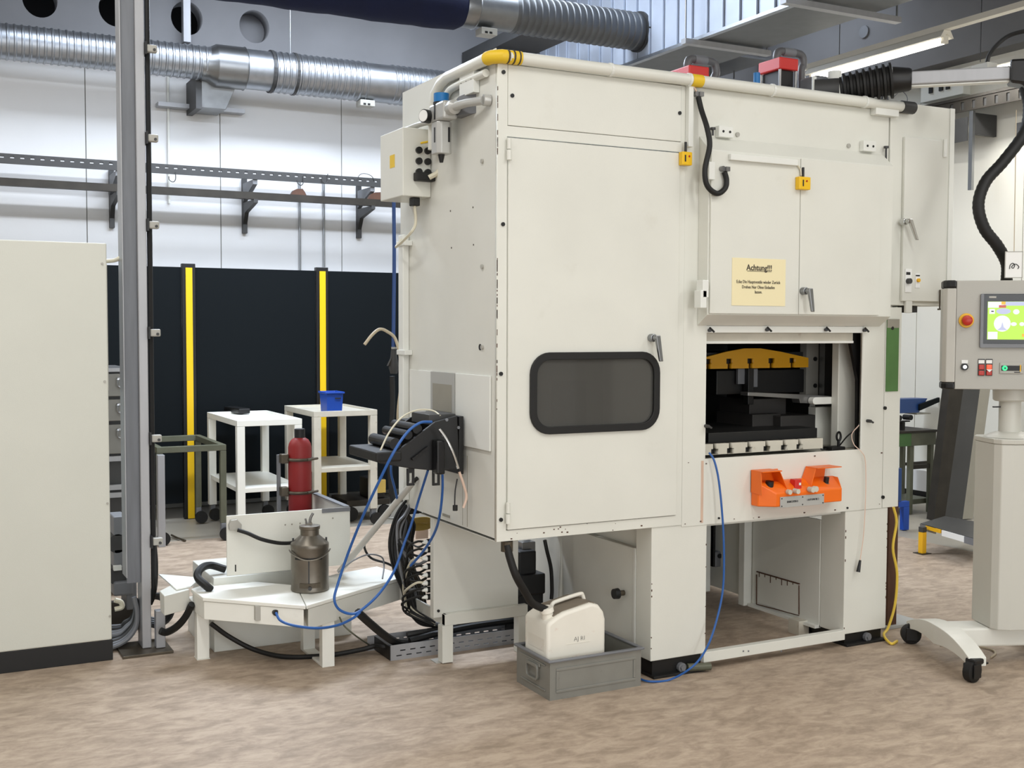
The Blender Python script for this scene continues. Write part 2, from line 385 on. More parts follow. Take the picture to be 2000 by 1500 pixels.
# wall vent under duct
v = PY(420, 182, 10.2); vt = thing('duct_outlet', 'dark grey rectangular outlet box with bolted flange under the spiral duct', 'vent', (v.x, 10.2, 3.3))
a_, b_ = PY(380, 190, 10.15), PY(458, 200, 10.15)
MB().hexa([(a_.x, 10.05, a_.z-.1), (b_.x-.1, 10.05, a_.z-.1), (b_.x-.1, 10.38, a_.z-.1), (a_.x, 10.38, a_.z-.1)],
          [(a_.x, 10.0, a_.z+.15), (b_.x, 10.0, a_.z+.15), (b_.x, 10.38, a_.z+.15), (a_.x, 10.38, a_.z+.15)]).build('housing', 'galv_dark', vt, .004)
box('flange', 'grey_dark', vt, a_.x-.02, a_.x+.03, 10.0, 10.39, a_.z-.12, a_.z+.16)
a_, b_ = PY(308, 203, 10.3), PY(477, 216, 10.3)
tag(box('mounting_rail', 'alu_paint', None, a_.x, b_.x, 10.27, 10.39, a_.z-.018, a_.z+.018), 'short grey metal rail on the back wall below the duct', 'rail')
# wall conduits and hooks
for (px, ya, yb, m, lab) in ((328, 150, 330, 'cream_light', 'thin white conduit on the back wall right of the steel column'), (585, 345, 520, 'galv_dark', 'left thin grey conduit between shelf rail and black fence'), (632, 345, 522, 'galv_dark', 'right thin grey conduit between shelf rail and black fence')):
    a, b2 = PY(px, ya, YB-.02), PY(px, yb, YB-.02)
    tag(MB().cyl((a.x, YB-.02, a.z), (a.x, YB-.02, b2.z-.3), .011, n=8).build('conduit', m, None, smooth=True), lab, 'pipe')
# wall shelf rails
sh = thing('wall_shelf_rack', 'long dark shelf rails on brackets fixed to the back wall', 'shelf', (2.3, 10.2, 2.6))
zt = PY(400, 333, 10.0).z; zb = PY(400, 377, 10.0).z
slots = [[(x, zt-.006), (x+.03, zt-.006), (x+.03, zt+.012), (x, zt+.012)] for x in [-.5+.075*i for i in range(70)]]
MB().plate([(-1, zt-.05), (5.2, zt-.05), (5.2, zt+.03), (-1, zt+.03)], slots, 'y', 9.985, 10.0).build('perforated_rail', 'grey_dark', sh)
box('rail_top', 'grey_dark', sh, -1, 5.2, 10.001, 10.12, zt+.02, zt+.032)
box('lower_bar', 'rack_dark', sh, -1, 5.2, 9.98, 10.05, zb-.03, zb+.03)
for px in (224, 487, 713):
    x = PY(px, 380, 10.2).x
    box('upright', 'grey_dark', sh, x-.02, x+.02, YB-.05, YB-.001, zb-.3, zt-.0)
    MB().prism([(YB-.05, zt-.21), (YB-.05, zt-.05), (10.0, zt-.05), (10.0, zt-.09), (YB-.09, zt-.19)], 'x', x-.02, x+.02).build('bracket_arm', 'grey_mid', sh)
    MB().prism([(YB-.05, zb-.22), (YB-.05, zb-.03), (9.98, zb-.03), (9.98, zb-.06), (YB-.11, zb-.12)], 'x', x-.018, x+.018).build('bracket_arm', 'grey_dark', sh)
for px, lab in ((580, 'small rust-brown offcut lying on the wall rail, left of the two'), (732, 'larger rust-brown offcut lying on the wall rail, right of the two')):
    x = PY(px, 390, 10.05).x; r = .07 if px < 600 else .085
    tag(MB().prism([(x-r, zb+.031), (x-r*.7, zb+.031+r*.5), (x-r*.2, zb+.031+r*.75), (x+r*.5, zb+.031+r*.8), (x+r*.8, zb+.031+r*.4), (x+r, zb+.031)], 'y', 9.99, 10.04).build('metal_offcut', 'brown_dark', None), lab, 'offcut')
for px, py, lab in ((338, 345, 'wire hook hanging below the shelf rail near the column'), (588, 352, 'small wire hook on the shelf rail above the left conduit'), (636, 348, 'small wire hook on the shelf rail above the right conduit')):
    p = PY(px, py, 9.97); tag(MB().tube([(p.x+.02, p.y, p.z+.04), (p.x+.02, p.y, p.z-.02), (p.x, p.y, p.z-.045), (p.x-.03, p.y, p.z-.03), (p.x-.035, p.y, p.z)], .004, 6).build('wire_hook', 'grey_dark', None, smooth=True), lab, 'hook')
p = PY(714, 350, 9.98); tag(MB().tube([(p.x-.09, 9.98, p.z-.01), (p.x-.05, 9.98, p.z+.04), (p.x+.0, 9.98, p.z+.05), (p.x+.06, 9.98, p.z+.03), (p.x+.09, 9.98, p.z-.02)], .003, 6).build('wire_loop', 'grey_dark', None), 'thin bent wire loop on top of the shelf rail beside the machine', 'wire')
# ------------------------------------------------------------------ square duct, overhead
XD = 5.6; zd = PX(1285, 106, XD).z; xr = PZ(1570, 70, zd).x
sq = thing('square_duct', 'large galvanised rectangular ventilation duct with ribbed side near the ceiling', 'duct', ((XD+xr)/2, 7, zd))
box('duct_body', 'duct_grey', sq, XD+.01, xr, 2.5, YBm-.02, zd, 5.1)  # darker than the side panels: underside shade put into the colour
yy = 3.0; ribs = MB()
k = 0
while yy < YBm-.1:
    box('side_panel', 'galv_lit_face', sq, XD-.004, XD+.008, yy+.006, min(yy+.19, YBm-.05), zd+.01, 5.08, .002)
    box('seam_rib', 'galv_lit_face', sq, XD-.022, XD-.004, yy-.006, yy+.006, zd, 5.09)
    yy += .2; k += 1
box('bottom_flange', 'galv', sq, XD-.03, XD+.02, 2.5, YBm-.03, zd-.012, zd+.014)
for (a1, b1, a2, b2, lab) in ((1342, 82, 1492, 101, 'steel support rail under the square duct, far one'), (1540, 2, 1750, 38, 'steel support rail under the square duct, near one')):
    p, q = PZ(a1, b1, zd-.03), PZ(a2, b2, zd-.03)
    y = (p.y+q.y)/2; t = thing('support_rail', lab, 'rail', ((p.x+q.x)/2, y, zd-.07)); box('channel', 'alu_paint', t, min(p.x-.05, XD-.07), max(q.x+.03, xr+.05), y-.03, y+.03, zd-.055, zd-.014)
    for x in (min(p.x-.03, XD-.05), max(q.x+.01, xr+.03)): MB().cyl((x, y, zd-.05), (x, y, 5.2), .008, n=8).build('threaded_rod', 'steel', t); 
p = PY(1435, 138, 9.2)
br = thing('duct_branch', 'dark grey ribbed branch duct behind the machine top', 'duct', (p.x, 9.2, p.z-.2)); box('duct_body', 'galv_dark', br, p.x-.22, p.x+.25, 9.0, 10.1, p.z-.18, zd-.012)
for xx_ in (p.x-.2, p.x+.23): MB().cyl((xx_, 9.5, p.z), (xx_, 9.5, 5.2), .008, n=6).build('hanger_rod', 'steel', br)
box('lip', 'grey_mid', br, p.x-.24, p.x+.27, 8.98, 10.1, p.z+.08, p.z+.1)
# ------------------------------------------------------------------ front round duct with blue fabric sleeve
YS = PX(1250, 60, XD).y; a_, b_ = PY(1235, 97, YS), PY(1240, 25, YS); zs = (a_.z+b_.z)/2; rs = (b_.z-a_.z)/2*.97
x0 = PY(905, 25, YS).x
fd = thing('silver_duct', 'short silver spiral duct joining the square duct to the blue fabric sleeve', 'duct', ((x0+XD)/2, YS, zs))
duct('spiral_section', x0+.42, XD-.03, rs, YS, zs, fd, m='duct_grey', pitch=.06)
MB().rings([(x0+.1, YS, zs), (x0+.42, YS, zs)], [rs, rs], 32).build('plain_section', 'galv_dark', fd, smooth=True)
MB().rings([(x0-.02, YS, zs), (x0, YS, zs), (x0+.085, YS, zs), (x0+.09, YS, zs), (x0+.1, YS, zs)], [rs*1.05, rs*1.08, rs*1.08, rs*1.12, rs*1.0], 32).build('clamp_collar', 'steel', fd, smooth=True)
MB().cyl((XD-.03, YS, zs), (XD-.005, YS, zs), rs*1.12, n=32).build('end_collar', 'grey_dark', fd, smooth=True)
xx = PY(1019, 90, YS).x; MB().cyl((xx, YS, zs+rs), (xx, YS, 5.2), .007, n=8).build('hanger_rod', 'steel', fd)
pts, rad = [], []
for i in range(60):
    x = x0+.0-i*.085; pts.append((x, YS, zs-.01)); rad.append(rs*(1.12+.14*min(1, i/4)+.025*math.sin(i*.9)+.012*math.sin(i*2.3)))
pts[0] = (x0-.02, YS, zs); rad[0] = rs
fb = MB().rings(pts, rad, 32, up=Vector((0, 0, 1))).build('fabric_duct', 'blue_fabric', None, smooth=True); tag(fb, 'dark blue fabric air duct hanging at the top edge', 'duct')
sensor(950, 64, YS-.05, 'small grey sensor box under the silver duct beside the blue sleeve')
# ------------------------------------------------------------------ fluorescent luminaires
def luminaire(x, y0, y1, z, lab, rail=None, power=22):
    t = thing('fluorescent_light', lab, 'lamp', (x, (y0+y1)/2, z))
    MB().prism([(x-.07, z+.02), (x-.035, z+.075), (x+.035, z+.075), (x+.07, z+.02), (x+.05, z+.015), (x, z+.05), (x-.05, z+.015)], 'y', y0, y1).build('reflector', 'lamp_white', t)
    MB().cyl((x, y0+.04, z+.005), (x, y1-.04, z-.002), .030, n=14).build('tube', 'tube', t, smooth=True)
    for y in (y0+.01, y1-.04): box('socket', 'lamp_white', t, x-.025, x+.025, y, y+.03, z-.02, z+.04)
    if rail: box('carrier_rail', 'lamp_white', t, x-.035, x+.035, rail[0], rail[1], z+.077, z+.12)
    for y in (y1-.35,): MB().cyl((x, y, z+.1), (x, y, 5.2), .004, n=6).build('chain', 'steel', t)
    area('lamp_tube_light', (x, (y0+y1)/2, z-.03), (.1, y1-y0), power, WARM)
    return t
luminaire(7.0, PX(1850, 80, 7.0).y, PX(1583, 150, 7.0).y, PX(1715, 116, 7.0).z, 'lit white fluorescent tube light on a rail behind the machine top', rail=(3.2, 7.85))
luminaire(8.05, 4.0, PX(1850, 143, 8.05).y, PX(1990, 126, 8.05).z, 'bright fluorescent light close to the right wall above the shelf', power=48)
# ------------------------------------------------------------------ right wall shelf rail
XS = 8.3
a_, b_ = PX(1812, 205, XS), PX(1975, 167, XS)
rs_ = thing('wall_shelf_rack', 'dark ribbed shelf rail on brackets along the right wall', 'shelf', (XS, 7.5, 3.5)); zt2 = a_.z
box('rail_top', 'rack_dark', rs_, XS-.02, XS+.3, 4.5, a_.y+.9, zt2-.025, zt2)
sl = [[(y, zt2-.115), (y+.035, zt2-.115), (y+.035, zt2-.045), (y, zt2-.045)] for y in [4.6+.12*i for i in range(34)]]
MB().plate([(4.5, zt2-.13), (a_.y+.9, zt2-.13), (a_.y+.9, zt2-.026), (4.5, zt2-.026)], sl, 'x', XS-.01, XS).build('perforated_rail', 'rack_dark', rs_)
box('back_plate', 'grey_dark', rs_, XS+.001, XS+.004, 4.5, a_.y+.9, zt2-.13, zt2-.026)
y = PX(1895, 300, XS).y
for yb in (y, y-1.55):
    box('upright', 'steel', rs_, XS-.0, XS+.03, yb-.02, yb+.02, PX(1895, 371, XS).z, zt2-.135)
    box('bracket_arm', 'grey_dark', rs_, XS+.035, XR-.01, yb-.015, yb+.015, zt2-.34, zt2-.15)
q = PX(1882, 250, XS); box('side_plate', 'grey_dark', rs_, XS-.01, XS+.0, y+.03, y+.55, q.z-.12, q.z+.09)
q = PX(1845, 168, XR-.06)
wbx = thing('wall_box', 'white electrical box with black switches high on the right wall', 'switch box', (XR-.03, q.y, q.z-.1)); box('housing', 'cream_light', wbx, XR-.1, XR-.001, q.y-.25, q.y+.25, q.z-.12, q.z+.1, .006)
for d in (-.08, .0, .12): box('switch', 'black', wbx, XR-.115, XR-.101, q.y+d-.02, q.y+d+.02, q.z-.05, q.z+.05)
q = PX(1990, 250, XR-.06); tag(box('socket_outlet', 'grey_mid', None, XR-.05, XR-.001, q.y-.04, q.y+.04, q.z-.05, q.z+.05, .006), 'small grey socket on the right wall behind the hanging hose', 'socket')
q = PX(1688, 62, XR-.23); tag(MB().cyl((XR-.24, q.y, q.z), (XR-.225, q.y, q.z), .06, n=20).build('cover_disc', 'grey_mid', None), 'small round cover on the beam above the fluorescent light', 'cover')
# ================================================================== stamping press
YF = 4.281; XL = 2.163; XE = 4.486
pr_ = thing('stamping_press', 'tall cream steel stamping press enclosure standing in the middle of the hall', 'machine', (3.3, 5.0, 0))
def P(a, b, y=YF): return PY(a, b, y)
ZT, ZBm = 2.745, .700
# enclosure shell, left part
box('side_sheet', 'cream_side', pr_, XL, XL+.004, YF+.0205, 5.325, ZBm+.012, ZT+.02)
box('back_sheet', 'cream_side', pr_, XL+.004, 3.12, 5.32, 5.325, ZBm, ZT+.02)
box('top_sheet', 'cream', pr_, XL+.004, 3.12, YF+.022, 4.6, ZT-.01, ZT+.004)
box('top_sheet', 'cream', pr_, 3.121, 4.375, YF+.022, 5.8, ZT-.01, ZT+.004)
box('top_sheet', 'cream', pr_, 4.3755, XE, 4.62, 5.8, ZT-.01, ZT+.004)
box('bottom_sheet', 'cream_side', pr_, XL+.006, 3.12, YF+.022, 5.13, ZBm-.004, ZBm)
box('partition', 'interior_grey', pr_, 3.10, 3.12, YF+.03, 5.31, ZBm+.01, ZT-.02)
dx0, dx1, dz0, dz1 = 2.2115, 3.083, .7485, 2.396
ux0, ux1, uz0, uz1 = 2.2115, 3.0925, 2.449, 2.700
def rect(a, b, c, d): return [(a, c), (b, c), (b, d), (a, d)]
MB().plate(rect(XL, 3.117, ZBm, ZT), [rect(dx0-.004, dx1+.004, dz0-.004, dz1+.007), rect(ux0-.003, ux1+.003, uz0-.003, uz1+.003)], 'y', YF, YF+.02).build('front_frame', 'cream', pr_)
box('upper_panel', 'cream', pr_, ux0, ux1, YF-.001, YF+.018, uz0, uz1, .002)
box('gap_shade_sheet', 'black', pr_, ux0-.01, ux1+.01, YF+.022, YF+.026, uz0-.01, uz1+.01)  # black sheet standing in for the shade in the panel gap
dr = None
wx0, wx1, wz0, wz1 = 2.325, 2.965, 1.160, 1.488
dr = MB().plate(rect(dx0, dx1, dz0, dz1), [rrect(wx0+.012, wx1-.012, wz0+.012, wz1-.012, .07)], 'y', YF-.008, YF+.014).build('door', 'cream', pr_, .002)
MB().plate(rrect(wx0-.012, wx1+.012, wz0-.012, wz1+.012, .095), [rrect(wx0+.020, wx1-.020, wz0+.020, wz1-.020, .065)], 'y', YF-.022, YF-.0085).build('window_seal', 'rubber', dr, .006)
MB().prism(rrect(wx0+.014, wx1-.014, wz0+.014, wz1-.014, .068), 'y', YF-.007, YF-.003).build('window_pane', 'glass', dr)
def lever(parent, a, b, a2, b2, y, r=.012, m='steel', wid=.02):
    p, q = PY(a, b, y-.05), PY(a2, b2, y-.055)
    mb = MB().cyl((p.x, y, p.z), (p.x, y-.03, p.z), r*1.5, n=16).cyl((p.x, y-.03, p.z), (p.x, y-.055, p.z), r, n=12)
    mb.hexa([(p.x-.012, y-.062, p.z+.012), (p.x+.012, y-.062, p.z+.012), (p.x+.012, y-.042, p.z+.012), (p.x-.012, y-.042, p.z+.012)],
            [(q.x-.009, y-.062, q.z), (q.x+.009, y-.062, q.z), (q.x+.009, y-.05, q.z), (q.x-.009, y-.05, q.z)])
    return mb.build('handle', m, parent, .003, label='grey metal lever handle')
lever(dr, 1283, 660, 1291, 706, YF-.008)
for (a, b) in ((991, 292), (989, 1001)):
    q = P(a, b); MB().cyl((q.x, YF-.016, q.z-.045), (q.x, YF-.016, q.z-.004), .011, n=12).cyl((q.x, YF-.016, q.z+.0), (q.x, YF-.016, q.z+.045), .009, n=12).build('hinge', 'cream', pr_, smooth=True)
# interior seen through window
box('inner_cabinet', 'interior_grey', pr_, 2.42, 2.9, 4.62, 4.9, .9, 1.46, .005)
box('inner_screen', 'interior_dark', pr_, 2.62, 2.80, 4.605, 4.618, 1.14, 1.36)
box('inner_panel', 'dirty_white', pr_, 2.2, 2.38, 4.5, 4.9, .9, 1.5)
box('inner_device', 'interior_dark', pr_, 2.32, 2.37, 4.48, 4.499, 1.35, 1.42)
# mullion conduit with yellow sensor
q0, q1 = P(1340, 168), P(1336, 288)
box('conduit_cover', 'cream_light', pr_, q0.x-.004, q0.x+.022, YF-.03, YF-.001, q1.z, q0.z, .003)
# right fascia with tool opening
ox0, ox1, oz0, oz1 = 3.250, 4.226, .998, 1.64
MB().plate(rect(3.120, 4.372, .690, ZT), [rect(ox0, ox1, oz0, oz1)], 'y', YF+.002, YF+.022).build('front_fascia', 'cream', pr_)
box('seam', 'grey_dark', pr_, 3.1165, 3.1205, YF+.006, YF+.02, .70, ZT-.01)
mb = MB()
for (a, b) in ((983, 141), (1000, 187), (1327, 221), (982, 438), (978, 730), (978, 1015)):
    q = P(a, b); MB().cyl((q.x, YF-.006, q.z), (q.x, YF+.001, q.z), .0085, n=14).build('plug_cap', 'black', pr_)
for (a, b) in ((1742, 641), (1728, 797), (1724, 971)):
    q = P(a, b); MB().cyl((q.x, YF-.006, q.z), (q.x, YF+.003, q.z), .009, n=14).build('plug_cap', 'black', pr_)
for (a, b) in ((1404, 1012), (1655, 992), (1733, 205)):
    q = P(a, b); MB().cyl((q.x, YF-.004, q.z), (q.x, YF+.003, q.z), .005, n=10).build('bolt_head', 'black', pr_)
# raised double-door housing
XB0 = P(1364, 450).x; yH = PX(1383, 450, XB0).y; d_ = YF-yH
def Q(a, b): return PY(a, b, yH)
hx0, hx1 = Q(1384, 450).x, Q(1719, 450).x
hz0, hz1 = Q(1500, 616).z, Q(1500, 302).z
zlo, zhi = P(1500, 637).z, P(1500, 279).z
MB().prism([(YF+.001, zlo), (yH, hz0), (yH, hz1), (YF+.001, zhi)], 'x', XB0, P(1718, 640).x).build('door_housing', 'cream', pr_, .002)
xs_ = Q(1559, 450).x
for n_, (a, b) in enumerate(((hx0+.004, xs_-.002), (xs_+.002, hx1-.01))):
    d2 = box('access_door', 'cream', pr_, a, b, yH-.012, yH-.001, hz0+.006, hz1-.006, .002)
    if n_ == 0:
        a1, b1 = PY(1430, 503, yH-.013), PY(1533, 598, yH-.013); sg = box('warning_sheet', 'paper', d2, a1.x, b1.x, yH-.0145, yH-.0122, b1.z, a1.z)
        cx = (a1.x+b1.x)/2; hh = a1.z-b1.z; yt = yH-.0155
        text('Achtung!!!', .038, (cx, yt, a1.z-hh*.20), X3, Z3, 'ink', d2, sx=.95, bold=.0006)
        box('underline', 'ink', d2, cx-.072, cx+.072, yt-.0003, yt+.0003, a1.z-hh*.275, a1.z-hh*.265)
        for s_i, (tx, fz_, ww) in enumerate((('Ecke Die Hauptventile wieder Zurück', .5, .84), ('Drehen Nur Ohne Einlaufen', .61, .70), ('lassen.', .71, .3))):
            text(tx, .021, (cx-.004, yt, a1.z-hh*fz_), X3, Z3, 'ink', d2, sx=.80)
    else: lever(d2, 1581, 568, 1587, 609, yH-.012)
for (a, b, c, e_) in ((1386, 330, 1392, 350), (1374, 560, 1380, 575), (1370, 580, 1380, 608)):
    q = PY(a, b, yH-.01); box('hinge', 'cream_light', pr_, q.x-.018, q.x+.016, yH-.03, yH+.02, q.z-.05, q.z+.03, .003)
for b in (357, 382, 598): 
    q = PY(1722, b, YF); MB().cyl((q.x, YF-.014, q.z-.028), (q.x, YF-.014, q.z+.028), .010, n=10).build('hinge', 'cream_light', pr_)
# cable duct on the left door, yellow safety sensors
a1, b1 = PY(1424, 305, yH-.02), PY(1555, 321, yH-.02)
box('cable_duct', 'cream_light', pr_, a1.x, b1.x, yH-.034, yH-.0125, a1.z-.018, a1.z+.010, .003)
MB().tube([(b1.x, yH-.02, a1.z-.008), (b1.x+.025, yH-.02, a1.z-.03), (b1.x+.03, yH-.022, a1.z-.06)], .004, 6).build('cable', 'cream_cable', pr_)
def sensor_y(a, b, y, wd):
    q = PY(a, b, y); t = box('safety_switch', 'yellow', pr_, q.x-wd/2, q.x+wd/2, y-.03, y, q.z-.03, q.z+.03, .004, label='yellow safety switch')
    MB().cyl((q.x, y-.015, q.z+.03), (q.x, y-.015, q.z+.075), .006, n=8).build('plug', 'black', t)
    MB().cyl((q.x+.01, y-.032, q.z+.01), (q.x+.01, y-.0305, q.z+.01), .005, n=8).build('indicator', 'estop_red', t)
    box('slot', 'ink_dark', t, q.x-.015, q.x-.008, y-.0315, y-.0305, q.z-.015, q.z+.015)
sensor_y(1335, 311, YF-.009, .055); sensor_y(1564, 359, yH-.0125, .07)
# hinge blocks above housing
for (a, b) in ((1411, 259), (1691, 287)):
    q = P(a, b); t = box('mounting_block', 'cream_light', pr_, q.x-.042, q.x+.042, YF-.03, YF+.001, q.z-.026, q.z+.026, .004)
    for s in (-.018, .02): MB().cyl((q.x+s, YF-.032, q.z), (q.x+s, YF-.0295, q.z), .006, n=10).build('screw_hole', 'black', t)
for (a, b) in ((1440, 263), (1657, 285)):
    q = P(a, b); MB().cyl((q.x, YF-.006, q.z), (q.x, YF+.002, q.z), .011, n=14).build('bolt_head', 'grey_panel', pr_)
for (a, b, L_) in ((1387, 253, .03), (1725, 289, .09)):
    q = P(a, b); MB().cyl((q.x, YF-.02, q.z-.004), (q.x, YF-.02, q.z+.006), .013, n=10).cyl((q.x, YF-.02, q.z-L_), (q.x, YF-.02, q.z-.004), .005, n=8).build('stop_pin', 'grey_dark', pr_)
# blind and rails below housing
box('blind_rail', 'cream_light', pr_, ox0, ox1-.005, YF+.0, YF+.03, P(1500, 650).z, zlo, .002)
box('roller_blind', 'dirty_white', pr_, ox0+.002, ox1-.03, YF+.045, YF+.06, P(1500, 667, YF+.05).z, P(1500, 649, YF+.05).z)
box('blind_edge', 'cream_light', pr_, ox0+.002, ox1-.03, YF+.038, YF+.062, P(1500, 671, YF+.05).z, P(1500, 666, YF+.05).z, .002)
for (a, b) in ((1385, 645), (1497, 644), (1612, 644), (1687, 645)):
    q = P(a, b); MB().cyl((q.x-.008, YF-.02, q.z), (q.x, YF+.002, q.z), .008, n=8).bar((q.x-.012, YF-.02, q.z+.012), (q.x+.014, YF-.02, q.z-.008), .007, .007).build('wing_screw', 'black', pr_)
for (a, b) in ((1378, 832), (1694, 822)):
    q = P(a, b); MB().cyl((q.x, YF-.025, q.z), (q.x, YF+.002, q.z), .008, n=8).bar((q.x-.014, YF-.025, q.z+.006), (q.x+.016, YF-.025, q.z-.008), .008, .008).build('wing_screw', 'grey_dark', pr_)
# cavity behind opening
cz0 = .985
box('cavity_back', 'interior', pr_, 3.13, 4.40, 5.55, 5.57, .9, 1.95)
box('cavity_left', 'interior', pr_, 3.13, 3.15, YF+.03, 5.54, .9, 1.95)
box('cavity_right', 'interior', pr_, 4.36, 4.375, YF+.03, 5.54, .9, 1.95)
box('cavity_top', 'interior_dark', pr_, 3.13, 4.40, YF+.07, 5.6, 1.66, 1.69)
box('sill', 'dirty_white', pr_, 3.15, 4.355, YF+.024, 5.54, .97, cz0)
# bolster plate with T slots
yb = YF+.085
zb0, zb1 = PY(1380, 889, yb).z, PY(1380, 868, yb).z
xb1 = PY(1607, 866, yb).x
def tnotch(px, up, z0, z1, y, w=.011, hw=.019):
    x = PY(px, 870, y).x; h = (z1-z0)
    return x
pts = [(3.152, zb0), (xb1, zb0), (xb1, zb1)]
for px in (1562, 1532, 1498, 1463, 1427, 1396):
    x = PY(px, 870, yb).x; pts += [(x+.010, zb1), (x+.010, zb1-.024), (x+.021, zb1-.024), (x+.021, zb1-.052), (x-.021, zb1-.052), (x-.021, zb1-.024), (x-.010, zb1-.024), (x-.010, zb1)]
pts += [(3.152, zb1)]
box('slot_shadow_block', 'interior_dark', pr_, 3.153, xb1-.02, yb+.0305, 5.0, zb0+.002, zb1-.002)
bs = MB().plate(pts, [], 'y', yb, yb+.03).build('bolster_plate', 'dirty_white', pr_, label='worn white bolster plate with T slots')
ys_ = 4.62
Yp = lambda a, b: PY(a, b, ys_)
top = [Yp(1382, 697), Yp(1420, 687), Yp(1455, 680.5), Yp(1486, 680.5), Yp(1525, 687), Yp(1578, 699)]
zlow = Yp(1480, 719).z; xs1 = Yp(1579, 705).x
pts = [(p.x, p.z) for p in top][::-1]; pts[0] = (xs1, pts[0][1]-.0); pts.append((3.3, pts[-1][1]-.01)) if False else None
lft = 3.16; pts += [(lft, pts[-1][1]-.03), (lft, zlow)]
for px in (1384, 1425, 1466, 1507, 1548):
    x = PY(px, 710, ys_).x
    if x-.02 < lft: continue
    pts += [(x-.012, zlow), (x-.012, zlow+.024), (x-.020, zlow+.024), (x-.020, zlow+.050), (x+.020, zlow+.050), (x+.020, zlow+.024), (x+.012, zlow+.024), (x+.012, zlow)]
pts += [(xs1, zlow)]
box('slide_slot_shade', 'interior_dark', pr_, lft, xs1-.01, ys_+.0305, 5.1, zlow+.002, zlow+.08)  # dark block added behind the T slots to stand for their shade
MB().plate(pts, [], 'y', ys_, ys_+.03).build('press_slide', 'slide_yellow_shaded', pr_, label='yellow press slide with T slots')
# guide column, inner white wall, black strip
a1 = PY(1575, 700, 4.75); b1 = PY(1603, 700, 4.75)
gp = box('guide_plate', 'grey_panel', pr_, a1.x, b1.x+.01, 4.75, 4.8, PY(1590, 772, 4.75).z, 1.655)
for b in (701, 753): 
    q = PY(1597, b, 4.75); MB().cyl((q.x-.02, 4.744, q.z), (q.x-.02, 4.7495, q.z), .012, n=14).build('bolt_hole', 'black', gp)
a1 = PY(1611, 700, 4.70); box('guide_rail', 'tool_steel', pr_, a1.x, a1.x+.03, 4.7, 4.74, PY(1610, 790, 4.7).z, 1.655)
box('guide_rail', 'interior', pr_, a1.x+.035, a1.x+.085, 4.69, 4.75, PY(1610, 795, 4.7).z, 1.655)
a1, b1 = PY(1637, 780, 4.45), PY(1674, 780, 4.45)
box('inner_column', 'cream', pr_, a1.x, b1.x, 4.45, 4.50, cz0+.001, 1.655, .004)
a1 = PY(1588, 800, 4.6); box('inner_column', 'cream', pr_, a1.x+.02, PY(1640, 800, 4.6).x, 4.6, 4.66, cz0+.001, PY(1600, 795, 4.6).z, .004)
MB().prism([(PY(1652, 680, 4.35).x, 1.655), (4.30, 1.655), (4.30, cz0+.002), (PY(1675, 860, 4.35).x, cz0+.002), (PY(1675, 760, 4.35).x, PY(1669, 742, 4.35).z)], 'y', 4.35, 4.37).build('black_guard', 'interior_dark', pr_)
a1, b1 = PY(1580, 780, 4.53), PY(1622, 780, 4.53); MB().prism(rrect(a1.x, b1.x, PY(1600, 789, 4.53).z, PY(1600, 775, 4.53).z, .018, 4), 'y', 4.50, 4.538).build('arm_end_block', 'cream_light', pr_, .003)
# seam, chips and stains
q = PX(913, 890, XL); box('sheet_joint', 'interior_grey', pr_, XL-.0012, XL+.001, q.y-.002, q.y+.002, ZBm+.02, q.z)
box('sheet_joint', 'interior_grey', pr_, XL-.0012, XL+.001, q.y+.048, q.y+.050, ZBm+.02, q.z)
mb = MB(); rnd = random.Random(5)
for i in range(46):
    z = rnd.choice((rnd.uniform(1.15, 1.95), rnd.uniform(1.5, 1.9), rnd.uniform(2.3, 2.6))); mb.box(XL-.0008, XL+.0012, YF-.0008, YF+rnd.uniform(.001, .004), z, z+rnd.uniform(.004, .03))
for i in range(26):
    x = rnd.uniform(2.20, 4.4); z = rnd.choice((.7485+rnd.uniform(-.03, .0), .70+rnd.uniform(0, .02))) if x < 3.1 else rnd.choice((.69+rnd.uniform(0, .02), .985+rnd.uniform(-.03, .008)))
    s = rnd.uniform(.002, .006); mb.box(x, x+s*1.6, YF-.0012, YF+.003, z, z+s)
for i in range(22):
    x = rnd.choice((2.958, 3.262, 4.132, 4.414)); z = rnd.uniform(.09, .62); mb.box(x, x+.004, YF+.0048, YF+.008, z, z+rnd.uniform(.003, .014))
mb.build('paint_chips', 'brown_dark', pr_, kind='stuff')
q = P(1372, 900); box('rust_streak', 'rust_stain', pr_, q.x-.006, q.x+.008, YF+.0008, YF+.0022, .70, q.z)
# die set
ds = thing('die_set', 'dark steel die tool clamped on the bolster inside the press opening', 'die set', (3.7, 4.9, zb1))
def dbox(nm, m, a0, b0, a1_, b1_, y, dep, bev=.003):
    p, q = PY(a0, b0, y), PY(a1_, b1_, y); return box(nm, m, ds, p.x, q.x, y, y+dep, q.z, p.z, bev)
dbox('lower_block', 'interior_dark', 1384, 846, 1596, 866, 4.45, .5)
dbox('die_block', 'interior', 1470, 810, 1525, 846, 4.66, .3)
dbox('die_block', 'interior', 1525, 813, 1592, 845, 4.6, .3)
dbox('upper_block', 'interior_dark', 1400, 724, 1570, 766, 4.72, .35)
dbox('punch_holder', 'interior', 1464, 780, 1535, 812, 4.72, .25)
dbox('steel_shim', 'tool_steel', 1462, 838, 1480, 843, 4.6, .03)
dbox('clamp_block', 'tool_steel', 1493, 838, 1512, 845, 4.58, .03)
dbox('blue_connector', 'blue_pipe', 1512, 836, 1532, 848, 4.57, .03)
dbox('guide_pillar', 'interior_dark', 1462, 719, 1472, 790, 4.66, .04)
dbox('light_window', 'cream_light', 1583, 790, 1592, 806, 4.74, .01)
dbox('sensor_block', 'grey_mid', 1442, 720, 1462, 750, 4.69, .02); dbox('sensor_block', 'grey_mid', 1468, 720, 1480, 756, 4.69, .02)
ar = MB()
